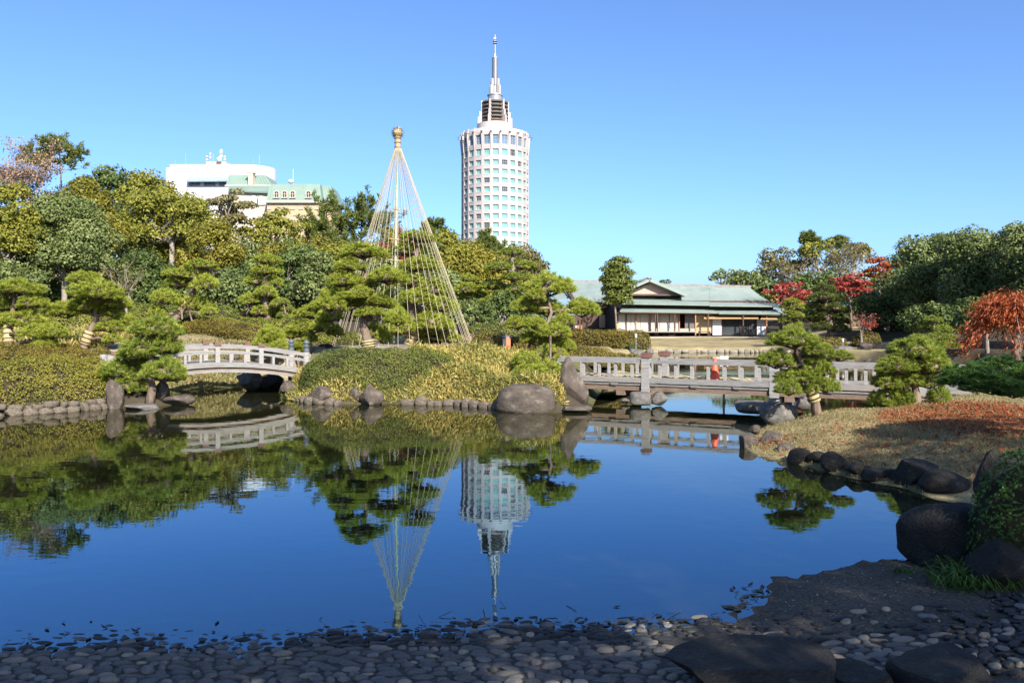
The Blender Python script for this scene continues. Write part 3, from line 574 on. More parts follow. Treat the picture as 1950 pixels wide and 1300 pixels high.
def fbp(s, off, z): return FBM @ Vector((s, off, z))
m = MB(); m.tube([(.55, .95, .55), (3.9, .92, .56)], .035, 8); bp_ = m.build('bamboo_pole', MAT['bamboo'], label='long green bamboo pole lying on the flat bridge deck', cat='pole'); bp_.matrix_world = FBM
for (a, b, yy, zz, lab, seed) in ((.1, 2.2, .45, .50, 'pile of straw ropes on the deck beside the standing stone', 1), (2.0, 3.9, .5, .50, 'bundle of straw ropes on the deck beside the traffic cone', 2)):
    r_ = random.Random(seed); m = MB()
    for i in range(46):
        x = r_.uniform(a, b); y = yy + r_.uniform(-.25, .25); L_ = r_.uniform(.25, .6); q = r_.uniform(-.5, .5); z = zz + r_.uniform(.0, .05)
        m.tube([(x - L_ / 2, y - q * .2, z + .01), (x, y + r_.uniform(-.05, .05), z + r_.uniform(.03, .09)), (x + L_ / 2, y + q * .2, z + .01)], .014, 5)
    o = m.build('straw_rope_bundle', MAT['straw'], label=lab, cat='straw rope'); o.matrix_world = FBM; o["kind"] = "thing"
MAT['cone'] = mat('orange_plastic', (.72, .10, .04), (.80, .13, .06), 3, .5, .4)
m = MB(); m.box((0, 0, .015), (.30, .30, .03)); m.lathe([(.13, .03), (.115, .06), (.035, .56), (.02, .57), (.0, .572)], 20); cone = m.build('traffic_cone', MAT['cone'], label='orange traffic cone standing on the flat bridge', cat='cone', smooth='sharp')
cone.location = fbp(3.22, .33, .5) 
m = MB(); m.box((0, 0, .5), (.045, .045, 1.0)); m.box((0, -.03, 1.02), (.2, .02, .24)); sb_ = m.build('small_sign', MAT['white'], label='small blank white sign board standing behind the flat bridge railing', cat='sign'); sb_.location = tuple(fbp(3.15, WID + .35, 0)); sb_.location.z = -.08

# ------------------------------------------------------------------ the arched bridge
ab = thing('arched_bridge', 'pale weathered arched wooden bridge with bronze finials over the cove', 'bridge', (-7.35, 20.5, 0), rz=math.atan2(.6, .9))
ABM = Matrix.Translation(ab.location) @ Matrix.Rotation(ab.rotation_euler[2], 4, 'Z')
LH, RISE, AW = 2.42, .28, 1.2
def arc(z0, s): return z0 + RISE * (1 - (s / LH) ** 2)
def arc_bar(name, off, ztop, zbot, wid, mt, s0=-LH, s1=LH, n=16, dy=0):
    m = MB(); P = None
    for i in range(n + 1):
        s = s0 + (s1 - s0) * i / n
        Q = [(s, off - wid / 2 + dy, arc(zbot, s)), (s, off + wid / 2 + dy, arc(zbot, s)), (s, off + wid / 2 + dy, arc(ztop, s)), (s, off - wid / 2 + dy, arc(ztop, s))]
        m.V.append(np.array(Q)); m.A.append(np.zeros(4))
        if i: a, b = m.n - 4, m.n; m.Fc.append((np.array([(a + j, a + (j + 1) % 4, b + (j + 1) % 4, b + j) for j in range(4)]), 0))
        m.n += 4
    m.Fc.append((np.array([(0, 3, 2, 1)]), 0)); m.Fc.append((np.array([(m.n - 4, m.n - 3, m.n - 2, m.n - 1)]), 0))
    return m.build(name, MAT[mt], ab)
finial = MB(); finial.lathe([(0, 0), (.075, 0), (.085, .03), (.075, .06), (.075, .14), (.09, .15), (.09, .17), (.05, .185), (.045, .2), (.075, .225), (.085, .26), (.06, .295), (.02, .32), (0, .335)], 16); finial = finial.mesh('finial', MAT['bronze'], True)
fpost = MB(); fpost.lathe([(.085, .2), (.085, 1.08)], 14); fpost = fpost.mesh('end_post', MAT['wood'])
apost = MB(); apost.box((0, 0, .40), (.11, .11, .62)); apost = apost.mesh('post', MAT['wood'])
acap = MB(); acap.box((0, 0, .0), (.16, .145, .075)); acap = acap.mesh('post_cap', MAT['cap'])
abal = MB(); abal.box((0, 0, 0), (.06, .06, .30)); abal = abal.mesh('baluster', MAT['wood'])
for side, off in ((0, -.0), (1, AW)):
    arc_bar('handrail', off, 1.03, .935, .10, 'wood_h'); arc_bar('middle_rail', off, .865, .80, .065, 'wood_h')
    arc_bar('edge_board', off + (-.07 if side == 0 else .07), .60, .475, .10, 'wood_h'); 
    arc_bar('girder', off + (.02 if side == 0 else -.02), .475, .415, .16, 'wood_brown', -LH + .05, LH - .05); arc_bar('lower_beam', off + (-.03 if side == 0 else .03), .412, .345, .14, 'wood_h', -LH + .1, LH - .1)
    for s in (-2.16, -1.08, 0, 1.08):
        o = inst('post', apost, ab, (s + .04, off, arc(0, s) + .25)); inst('post_cap', acap, o, (0, 0, .80 ))
    for s in (-LH, LH - .16):
        o = inst('end_post', fpost, ab, (s + .06, off, 0))
        if s > 0: inst('finial', finial, o, (0, 0, 1.08))
    for s in (-1.8, -1.44, -.72, -.36, .36, .72, 1.44, 1.8): inst('baluster', abal, ab, (s, off, arc(.68, s)))
pl = MB(); pl.box((0, AW / 2, 0), (.142, AW + .02, .04)); pl = pl.mesh('plank', MAT['wood_h'])
for i in range(32):
    s = -LH + .08 + i * .15
    if s < LH: inst('plank', pl, ab, (s, 0, arc(.575, s)), (0, 2 * RISE * s / LH ** 2, 0))

# ------------------------------------------------------------------ yukitsuri: rope cone over the pines
yk = thing('rope_cone', 'tall cone of straw ropes round a bamboo mast, topped with a straw tuft', 'rope cone', (-3.6, 27.4, 1.0))
top = np.array((-.19, 0, 6.82)); YR = 2.36
m = MB(); m.tube([(.0 - .32, 0, -.1), (-.27, 0, 2.5), tuple(top + np.array((0, 0, -.1)))], [.05, .045, .032], 8); m.build('mast', MAT['bamboo'], yk, smooth=True)
r_ = random.Random(4); NR = 46
for i in range(NR):
    a = 2 * math.pi * (i + r_.uniform(-.12, .12)) / NR; e = np.array((YR * math.cos(a), YR * math.sin(a), -.02 + .06 * math.sin(a * 3)))
    st = top + np.array((.05 * math.cos(a), .05 * math.sin(a), -.05)); md = (st + e) / 2 + np.array((0, 0, -.02))
    m = MB(); m.tube([st, md, e], .0070, 4); o = m.build('rope', MAT['rope'], yk)
    m = MB(); m.tube([e + np.array((0, 0, .10)), e * np.array((1.02, 1.02, 1)) + np.array((0, 0, -.14))], .018, 5); m.build('peg', MAT['bamboo'], o)
m = MB()
for i in range(10):
    a, b = 2 * math.pi * i / 10, 2 * math.pi * (i + 1.12) / 10; m.tube([(YR * .985 * math.cos(a), YR * .985 * math.sin(a), .085), (YR * .985 * math.cos(b), YR * .985 * math.sin(b), .10)], .02, 6)
m.build('base_ring', MAT['bamboo'], yk)
m = MB(); m.lathe([(.04, -.42), (.09, -.30), (.10, -.16), (.10, 0), (.13, .08)], 14, tuple(top + np.array((0, 0, .1)))); bd = m.build('straw_neck', MAT['straw'], yk, smooth=True)
m = MB()
for z in (-.28, -.12, .02): m.lathe([(.09, -.018), (.115, -.014), (.115, .014), (.09, .018)], 14, tuple(top + np.array((0, 0, .1 + z))))
m.build('binding', MAT['wood_brown'], bd)
m = MB(); c0 = top + np.array((0, 0, .30))
for i in range(520):
    v = np.array([r_.gauss(0, 1) for _ in range(3)]); v /= np.linalg.norm(v); p = c0 + v * np.array((.15, .15, .16)); q = c0 + v * np.array((.24, .24, .25)) * r_.uniform(.9, 1.06) + np.array([r_.uniform(-.03, .03) for _ in range(3)])
    sd = np.cross(v, (0.3, .2, .9)); sd = sd / np.linalg.norm(sd) * .007; m.add([p - sd, p + sd, q], [(0, 1, 2)])
m.lathe([(.06, -.16), (.13, -.08), (.165, 0), (.13, .1), (.03, .15)], 12, tuple(c0)); m.build('straw_tuft', MAT['straw'], yk)
for z in (2.9, 3.6, 4.6):
    m = MB(); m.lathe([(.035, -.03), (.058, -.025), (.058, .025), (.035, .03)], 8, (-.27 + .012 * z, 0, z)); m.tube([(-.5 , -.03, z + .03), (.25, .03, z - .03)], .016, 5); m.build('tie', MAT['straw'], yk)

# ------------------------------------------------------------------ small garden furniture
MAT['grey_paint'] = mat('grey_post_paint', (.17, .165, .165), (.25, .24, .24), 6, .8, .2)
MAT['red_post'] = mat('weathered_red_post', (.50, .16, .085), (.60, .22, .12), 7, .8, .2)
p = W(964.5, 676, 23.4); zt = W(0, 642, 23.4)[2]
mk = thing('marker_post', 'square garden marker post with one orange-red face and a grey cap', 'post', (p[0], 23.4, p[2] - .15), rz=math.radians(38))
m = MB(); h = zt - p[2] + .15; w = .075; m.hexa([(-w, -w, 0), (w, -w, 0), (w, w, 0), (-w, w, 0), (-w, -w, h), (w, -w, h), (w, w, h), (-w, w, h)]); m.build('shaft', MAT['grey_paint'], mk)
m = MB(); m.box((0, -w - .008, h / 2), (2 * w - .006, .016, h - .01)); m.build('front_board', MAT['red_post'], mk)
m = MB(); m.box((0, 0, h + .02), (.19, .19, .04)); m.add([(-.09, -.09, h + .04), (.09, -.09, h + .04), (.09, .09, h + .04), (-.09, .09, h + .04), (0, 0, h + .075)], [(0, 1, 4), (1, 2, 4), (2, 3, 4), (3, 0, 4)]); m.build('cap', MAT['grey_paint'], mk)
def garden_lamp(px, py, d, label):
    p = W(px, py, d); g = H(p[0], p[1]); t = thing('garden_lamp', label, 'lamp', (p[0], p[1], g))
    m = MB(); m.tube([(0, 0, -.05), (0, 0, p[2] - g)], .02, 6); m.build('stem', MAT['grey_paint'], t)
    m = MB(); m.lathe([(.0, 0), (.05, .01), (.055, .13), (.08, .14), (.0, .19)], 10, (0, 0, p[2] - g)); m.build('lamp_head', MAT['white'], t)
garden_lamp(1211, 643, 37.5, 'small pale garden lamp among rocks beside the far pond')
garden_lamp(1605, 651, 42, 'small pale garden lamp beside the stone bridge and mounds')

# ------------------------------------------------------------------ rocks
def rock_mesh(seed, cuts=9, sub=3, rough=.10, mt='rock', flat=None):
    bm = bmesh.new(); bmesh.ops.create_icosphere(bm, subdivisions=sub, radius=1.0)
    r = random.Random(seed); V = np.array([v.co[:] for v in bm.verts])
    for i in range(cuts):
        n = nrm(np.array([r.gauss(0, 1), r.gauss(0, 1), r.gauss(0, .8)])); d = r.uniform(.52, .86)
        k = V @ n - d; V = V - np.maximum(k, 0)[:, None] * n * .93
    if flat: V[:, 2] = np.minimum(V[:, 2], flat + .06 * V[:, 0])
    V *= 1 / np.abs(V).max(0)
    off = Vector((seed * 3.7, seed * 1.3, seed * .7)); o2 = np.array([rough * mnoise.noise(Vector(v) * 1.8 + off) + .45 * rough * mnoise.noise(Vector(v) * 5 + off) for v in V])
    V = V * (1 + o2)[:, None]
    for v, c in zip(bm.verts, V): v.co = c
    me = bpy.data.meshes.new('rock'); bm.to_mesh(me); bm.free()
    me.polygons.foreach_set("use_smooth", np.ones(len(me.polygons), bool)); me.set_sharp_from_angle(angle=math.radians(42)); me.materials.append(MAT[mt]); return me
def rock(label, px, py0, py1, w, d, mt='rock', seed=0, dep=None, sub=3, cuts=9, rot=0.0, tilt=0.0, group=None, base=None, name='rock', flat=None, rough=.10, shape=None):
    """boulder covering photo box centre px, rows py0..py1, width w (pixels) at distance d"""
    a, b = W(px, py0, d), W(px, py1, d); hz = (a[2] - b[2]) / 2; hw = w / 2 * d / F; dy = dep or hw * .85
    bury = .18 * hz
    me = rock_mesh(seed, cuts, sub, rough, mt, flat)
    if shape:
        V = np.array([v.co[:] for v in me.vertices]); V = shape(V); me.vertices.foreach_set("co", V.astype(np.float32).ravel()); me.update()
    o = inst(name, me, None, (a[0], d + dy * .5, (a[2] + b[2]) / 2 - bury), (tilt, 0, rot), (hw, dy, hz + bury), label=label, cat='rock', group=group); return o
def spire(V):   # standing stone: narrows upwards, leaning shoulder
    k = np.clip((V[:, 2] + 1) / 2, 0, 1); f = 1.05 - .58 * k ** 1.4; V = V.copy(); V[:, 0] = V[:, 0] * f - .10 * k + .10 * (1 - k); V[:, 1] *= f; return V
def loaf(V):
    V = np.sign(V) * np.abs(V) ** .55; return V
def round_loaf(V):
    k = np.clip((V[:, 2] + 1) / 2, 0, 1); V = np.sign(V) * np.abs(V) ** .74; V[:, :2] *= (1.06 - .22 * k ** 2)[:, None]; return V
def cone_sh(V):
    k = np.clip((V[:, 2] + 1) / 2, 0, 1); V = V.copy(); V[:, :2] *= (1.08 - .62 * k)[:, None]; return V
ROCKS = [
 ('large smooth loaf-shaped brown boulder at the island tip', 999, 733, 786, 118, 17.3, dict(seed=11, sub=4, shape=loaf, cuts=4, rough=.05)),
 ('tall pointed standing stone where the flat bridge meets the island', 1088, 682, 770, 76, 17.9, dict(seed=12, sub=4, shape=spire, cuts=6, dep=.42)),
 ('low flat brown slab at the foot of the standing stone', 1095, 768, 786, 68, 17.2, dict(seed=13, cuts=6, flat=.5)),
 ('upright rounded brown rock at the island hedge foot with a dark seam', 705, 730, 770, 60, 18.7, dict(seed=14, sub=4, shape=cone_sh)),
 ('small brown rock leaning against the upright rock on the island shore', 678, 738, 768, 34, 19.0, dict(seed=15)),
 ('broad triangular brown rock on the island shore', 610, 732, 768, 58, 18.9, dict(seed=16, sub=4, shape=cone_sh)),
 ('rounded brown rock beneath bamboo grass at the cove mouth', 547, 725, 752, 34, 20.4, dict(seed=17)),
 ('tall brown rock under the overhanging pine beside the azalea hedge', 214, 724, 778, 36, 17.9, dict(seed=18, sub=4)),
 ('dark pointed rock in the shade of the overhanging pine', 306, 720, 760, 40, 18.6, dict(seed=19, shape=cone_sh)),
 ('flat pale slab at the water edge below the overhanging pine', 268, 767, 781, 74, 17.8, dict(seed=20, mt='rock_grey', flat=.4)),
 ('low brown rock at the point of the bank by the arched bridge', 335, 750, 771, 62, 18.6, dict(seed=21, cuts=6)),
 ('dark block wedged in the hollow between pine rocks', 262, 735, 768, 60, 18.6, dict(seed=22, mt='rock_dark')),
 ('angular dark boulder supporting the arched bridge', 470, 708, 740, 46, 22.6, dict(seed=23, mt='rock_grey', sub=4, dep=.7)),
 ('dark boulder deep under the arched bridge end', 512, 712, 742, 46, 23.0, dict(seed=24, mt='rock_dark')),
 ('brown rock on the lawn seen through the arched bridge railing', 432, 671, 686, 42, 24.0, dict(seed=25)),
 ('reddish rock on the lawn near the arched bridge finials', 495, 675, 690, 24, 24.2, dict(seed=26)),
 ('blocky grey rock with green weeds under the flat bridge post', 1222, 746, 768, 44, 18.3, dict(seed=27, mt='rock_grey', shape=loaf)),
 ('pointed grey rock beside the weedy rock under the flat bridge', 1260, 745, 769, 42, 18.4, dict(seed=28, mt='rock_grey', shape=cone_sh)),
 ('small pale rock in the shadow under the flat bridge', 1191, 758, 767, 18, 18.9, dict(seed=29, mt='rock_grey')),
 ('long low grey rock in the water below the flat bridge', 1437, 761, 784, 70, 16.4, dict(seed=30, mt='rock_grey', sub=4, shape=loaf, cuts=8)),
 ('sloping grey boulder with a dark cleft at the lawn point', 1487, 762, 806, 72, 14.9, dict(seed=31, mt='rock_grey', sub=4)),
 ('grey rock behind the wrapped pine trunk under the bridge', 1535, 755, 778, 34, 15.6, dict(seed=32, mt='rock_grey')),
 ('small round dark stone on the sunny lawn bank', 1441, 809, 826, 22, 13.6, dict(seed=33)),
 ('large round brown boulder at the sunny tip of the lawn bank', 1473, 821, 860, 54, 12.5, dict(seed=34, sub=4)),
 ('flat-topped dark rock at the very tip of the lawn bank', 1428, 828, 856, 36, 12.4, dict(seed=35, shape=loaf)),
 ('rounded brown boulder where the lawn bank turns into shade', 1498, 844, 872, 42, 11.7, dict(seed=36)),
 ('dark mound rock by the far pond beside the red sapling', 1655, 651, 668, 36, 41.5, dict(seed=50, mt='rock')),
 ('dark wide rock at the far cascade edge', 1648, 663, 679, 46, 40.6, dict(seed=51, mt='rock_dark')),
 ('flat grey rock face left of the far cascade', 1610, 659, 676, 36, 41.5, dict(seed=52, mt='rock_grey', shape=loaf)),
 ('long brown shore rock beyond the flat bridge', 1615, 679, 694, 42, 38.5, dict(seed=53)),
 ('brown shore rock with grassy top beyond the flat bridge', 1658, 682, 695, 34, 38.2, dict(seed=54)),
 ('dark rock by the path below the cloud-pruned pine', 1818, 684, 700, 26, 27, dict(seed=55, mt='rock_dark')),
 ('round grey boulder among bamboo grass near the leaning pine', 130, 647, 667, 30, 23.5, dict(seed=56, mt='rock')),
 ('low grey boulder half hidden behind the brown-topped hedge', 70, 645, 662, 44, 24.5, dict(seed=57, mt='rock')),
 ('dark rock beside the hedge at the foot of the rope cone', 907, 646, 657, 30, 28.5, dict(seed=58, mt='rock_grey')),
 ('low dark rock beside the rope cone pegs', 620, 654, 662, 28, 25.5, dict(seed=59, mt='rock_dark')),
]
for lab, px, y0, y1, w, d, kw in ROCKS:
    if lab.startswith('flat grey rock face'): lab = 'flat grey rock face beside the far cascade'
    rock(lab, px, y0, y1, w, d, **kw)
for i, (px, y0, y1, w, d, s) in enumerate([(1129, 663, 671, 18, 39, 61), (1170, 668, 676, 26, 38.5, 62), (1184, 664, 676, 16, 38, 63), (1195, 667, 680, 18, 37.6, 64), (1204, 664, 680, 22, 37.4, 65), (1216, 666, 682, 28, 37.2, 66), (1238, 664, 676, 16, 37.6, 67)]):
    rock('weathered grey rock in the row beside the far pond and clipped hedge', px, y0, y1, w, d, mt='rock_grey', seed=s, group='rocks by the far pond hedge')
for i, (px, y0, y1, w, d, s) in enumerate([(1528, 852, 883, 40, 11.0, 71), (1562, 857, 884, 34, 10.8, 72), (1600, 862, 898, 52, 10.35, 73), (1640, 880, 905, 44, 10.0, 74), (1662, 855, 874, 46, 10.9, 75), (1700, 861, 883, 48, 10.6, 76), (1684, 893, 918, 60, 9.8, 77), (1752, 877, 924, 74, 9.4, 78), (1812, 895, 940, 80, 9.0, 79), (1800, 872, 890, 50, 10.0, 80)]):
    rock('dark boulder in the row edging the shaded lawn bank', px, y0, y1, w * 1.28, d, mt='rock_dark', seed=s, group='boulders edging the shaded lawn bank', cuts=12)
# camera's side of the pond: deep shade partly put into the stones' dark tone
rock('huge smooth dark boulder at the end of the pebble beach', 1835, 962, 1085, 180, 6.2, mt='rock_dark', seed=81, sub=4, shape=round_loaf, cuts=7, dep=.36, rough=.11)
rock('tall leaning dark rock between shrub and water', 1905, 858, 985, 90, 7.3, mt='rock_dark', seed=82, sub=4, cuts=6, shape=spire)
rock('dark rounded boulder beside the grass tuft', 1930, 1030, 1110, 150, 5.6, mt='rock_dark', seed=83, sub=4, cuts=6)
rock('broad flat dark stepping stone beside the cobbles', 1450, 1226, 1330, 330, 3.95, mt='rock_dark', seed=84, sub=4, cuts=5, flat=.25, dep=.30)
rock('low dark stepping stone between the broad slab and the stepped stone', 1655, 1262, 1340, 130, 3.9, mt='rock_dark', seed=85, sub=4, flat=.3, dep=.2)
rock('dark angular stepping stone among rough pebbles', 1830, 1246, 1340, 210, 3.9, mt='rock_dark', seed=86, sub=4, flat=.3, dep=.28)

# ------------------------------------------------------------------ stone edgings
def edging(label, pts, courses, size, seed, name='stone_edging', mt='edging', inset=.10, cat='stone edging'):
    r = random.Random(seed); P = np.array(pts); t = thing(name, label, cat, (P[0][0], P[0][1], 0))
    ms = [rock_mesh(300 + seed * 10 + i, 7, 2, .06, mt) for i in range(5)]
    for me in ms:
        V = np.array([v.co[:] for v in me.vertices]); V = np.sign(V) * np.abs(V) ** .7; me.vertices.foreach_set('co', V.astype(np.float32).ravel()); me.update()
    seg = np.linalg.norm(P[1:] - P[:-1], axis=1); cum = np.r_[0, np.cumsum(seg)]; L_ = cum[-1]
    for c in range(courses):
        s = r.uniform(0, .1)
        while s < L_:
            w = size * r.uniform(.6, 1.7); q = s + w / 2
            i = min(np.searchsorted(cum, q) - 1, len(seg) - 1); i = max(i, 0); u = (q - cum[i]) / seg[i]; p = P[i] + (P[i + 1] - P[i]) * min(u, 1); dr = (P[i + 1] - P[i]) / seg[i]; nn = np.array((-dr[1], dr[0]))
            hh = size * r.uniform(.55, .8) * (1.15 if c == 0 else .85)
            pp = p + nn * (inset * (c + .3) + r.uniform(-.03, .03)); zz = -.02 + c * size * .62 + r.uniform(-.02, .03) + hh * .35
            inst('stone', ms[r.randrange(5)], t, (pp[0] - P[0][0], pp[1] - P[0][1], zz), (r.uniform(-.08, .08), r.uniform(-.08, .08), math.atan2(dr[1], dr[0]) + r.uniform(-.12, .12)), (w * .52, size * .5, hh * .62)); s += w * .98
    return t
edging('low two-course stone edging under the azalea hedge', [G(-80, 798), G(0, 792), G(100, 787), G(198, 779)], 2, .20, 1)
edging('low stone edging along the island below the bamboo grass', [G(752, 770), G(860, 772), G(945, 779)], 1, .22, 2)
edging('short stone edging between rocks on the island shore', [G(556, 762), G(590, 769), G(640, 771)], 1, .22, 3)
edging('pale cobble edging along the far lawn shore', [(7.9, 49.2), (12, 49.6), (15.4, 49.2), (16.3, 46)], 1, .30, 4, mt='cobble_warm', inset=.05)
# ------------------------------------------------------------------ foliage building blocks
LEAF_GAIN = 1.2
MAT['n_bright'] = leafmat('needles_bright', [(.16, .195, .026), (.30, .335, .045), (.43, .44, .085)], .42, .5)
MAT['n_mid'] = leafmat('needles_mid', [(.12, .17, .026), (.235, .28, .042), (.35, .37, .07)], .42, .5)
MAT['n_shaded'] = leafmat('needles_shaded', [(.025, .06, .014), (.055, .11, .022), (.10, .16, .03)], .3, .45)  # darker copy of the needles, paints shade onto the overhanging bough
MAT['n_wild'] = leafmat('needles_wild', [(.05, .075, .016), (.10, .125, .026), (.19, .19, .05)], .3, .55)
MAT['l_olive'] = leafmat('leaves_olive', [(.085, .095, .014), (.18, .18, .026), (.30, .26, .05)], .3, .55, .2)
MAT['l_yellow'] = leafmat('leaves_yellow_olive', [(.085, .085, .013), (.175, .16, .022), (.31, .23, .035)], .3, .55, .2)
MAT['l_dark'] = leafmat('leaves_dark_green', [(.035, .055, .014), (.08, .11, .028), (.15, .175, .052)], .25, .5, .22)
MAT['l_grey'] = leafmat('leaves_grey_green', [(.055, .078, .02), (.125, .155, .046), (.23, .245, .09)], .25, .5, .25)
MAT['l_brown'] = leafmat('leaves_brown_olive', [(.075, .07, .024), (.145, .128, .042), (.23, .185, .07)], .3, .5)
MAT['l_pink'] = leafmat('leaves_fading_pink', [(.24, .14, .09), (.33, .22, .14), (.33, .26, .15)], .35, .6)
MAT['l_red'] = leafmat('leaves_red', [(.15, .022, .016), (.27, .045, .032), (.36, .11, .075)], .35, .5)
MAT['l_orange'] = leafmat('leaves_orange_red', [(.14, .03, .010), (.27, .06, .018), (.36, .13, .04)], .35, .55)
MAT['az_olive'] = leafmat('azalea_leaves', [(.08, .085, .012), (.17, .165, .02), (.27, .20, .035), (.25, .12, .035)], .25, .5, pos=[0, .45, .85, 1])
MAT['az_green'] = leafmat('azalea_leaves_green', [(.055, .075, .013), (.115, .135, .024), (.20, .19, .035)], .25, .5)
MAT['az_brown'] = leafmat('azalea_leaves_bronze', [(.085, .07, .013), (.155, .125, .02), (.23, .155, .032)], .25, .55)
MAT['az_clip'] = leafmat('clipped_green', [(.08, .095, .013), (.155, .165, .022), (.24, .215, .035)], .25, .55)
MAT['az_rust'] = leafmat('rusty_shrub', [(.22, .075, .03), (.32, .12, .05), (.30, .17, .07)], .25, .6)
MAT['sasa'] = leafmat('bamboo_grass', [(.07, .095, .018), (.20, .19, .045), (.40, .32, .10), (.46, .34, .10)], .35, .55, pos=[0, .3, .75, 1])
MAT['grass'] = leafmat('grass_blades', [(.03, .065, .012), (.06, .12, .022), (.12, .18, .04)], .35, .5)
MAT['reed'] = leafmat('dry_grass', [(.14, .125, .05), (.24, .20, .09), (.33, .27, .13)], .35, .6)
MAT['litter'] = leafmat('fallen_leaves', [(.15, .026, .009), (.26, .052, .016), (.33, .11, .035)], .15, .7)
MAT['core'] = mat('inner_twigs', (.03, .026, .014), (.05, .042, .022), 8, .95, .05)

def leaf_quads(mb, P, N, s, rng, jit=.6, asp=.55, mi=0, along=False, v=None):
    n = len(P); N = nrm(N + jit * rng.normal(size=(n, 3))); q = rng.normal(size=(n, 3)); t = nrm(np.cross(N, q)); b = np.cross(N, t)
    if along: t, N = N, t
    s = np.broadcast_to(s, (n,))[:, None] * rng.uniform(.7, 1.3, (n, 1)) * .5
    if along: V = np.stack([P, P + t * s + b * s * asp, P + t * s * 2, P + t * s - b * s * asp], 1)
    else: V = np.stack([P - t * s, P - b * s * asp, P + t * s, P + b * s * asp], 1)
    vv = np.clip(rng.normal(.45, .22, n) if v is None else v, 0, 1)
    mb.add(V.reshape(-1, 3), np.arange(4 * n).reshape(n, 4), mi, np.repeat(vv, 4))
def sphere_pts(rng, n, zmin=-1.0):
    z = rng.uniform(zmin, 1, n); a = rng.uniform(0, 2 * math.pi, n); r = np.sqrt(1 - z * z); return np.stack([r * np.cos(a), r * np.sin(a), z], -1)
def limb(mb, a, b, r0, r1, rng, n=5, bend=.08, seg=6, mi=0):
    a = np.array(a); b = np.array(b); L_ = np.linalg.norm(b - a); t = np.linspace(0, 1, n)[:, None]; P = a + (b - a) * t
    P[1:-1] += rng.normal(size=(n - 2, 3)) * L_ * bend
    mb.tube(P, np.linspace(r0, r1, n), seg, mi)
    return P
def broadleaf(label, px, py, d, w, h, mt='l_olive', seed=0, K=None, dens=1.0, name='broadleaf_tree', leaf=None, group=None, cat='tree', trunk='bark_grey', pine=False, flat=1.0, depth=.75, limbs=10, cr=(.27, .42), core=True, fork=.35, loc=None, size=None, under=-.7, hole=1.0, thin=.5):
    """tree whose crown fills a w x h pixel box centred px,py at distance d (or real loc/size)"""
    rng = np.random.default_rng(seed + 1000)
    if loc is None: C = np.array(W(px, py, d)); rad = np.array((w / 2 * d / F, w / 2 * d / F * depth, h / 2 * d / F))
    else: C = np.array(loc, float); rad = np.array(size, float)
    g = H(C[0], C[1]); t = thing(name, label, cat, (C[0], C[1], g), group)
    c = np.array((0, 0, C[2] - g)); ls = leaf or d * .0038
    rc = min(rad[0], rad[2]); K = K or int(30 + 5 * (rad.max() / rc - 1) * 6)
    mb = MB(); ctr = []
    for i in range(K):
        v = sphere_pts(rng, 1, under)[0]; f = rng.uniform(.45, 1.05); r = rc * rng.uniform(*cr); p = c + v * (rad - r * .6) * f / .92; ctr.append((p, r))
        rr_ = np.array((r * 1.15, r * 1.15, r * .8 * flat)); area = 4 * math.pi * r * r * .72
        n = int(area / (ls * ls * (.55 if not pine else .30)) * .95 * dens); u = sphere_pts(rng, n, -.55)
        shell = rng.uniform(.72, 1.06, (n, 1)) * (1 + .14 * np.sin(u[:, :1] * 5 + i) * np.cos(u[:, 1:2] * 4 + i * 2))
        vv = np.clip(rng.normal(.42, .17, n) + rng.normal(0, .13), 0, 1)
        if pine: leaf_quads(mb, p + u * rr_ * shell * .85, nrm(u + np.array((0, 0, .55))), ls * 1.55, rng, .45, .16, v=vv, along=True)
        else: leaf_quads(mb, p + u * rr_ * shell, nrm(u + np.array((0, 0, .35))), ls, rng, thin, .6, v=vv)
    if mb.n: mb.build('crown', MAT[mt], t)
    tb = MB(); bz = c * .55 + np.array((0, 0, -rad[2] * .3)); bz[2] = max(bz[2], .4); tr = max(.07, rad[0] * .055)
    top_ = c + np.array((0, 0, rad[2] * .1)); fk = np.array((rng.normal(0, .1), 0, max(.4, c[2] - rad[2] * (1 - fork))))
    tb.tube([(0, 0, -.2), fk * np.array((.6, 1, .5)), fk], [tr * 1.4, tr, tr * .85], 8)
    order = sorted(range(len(ctr)), key=lambda i: rng.random())[:limbs]
    for i in order: limb(tb, fk - np.array((0, 0, .1)), ctr[i][0], tr * .6, tr * .15, rng, 5, .07, 5)
    tb.build('trunk', MAT[trunk], t, smooth=True)
    return t
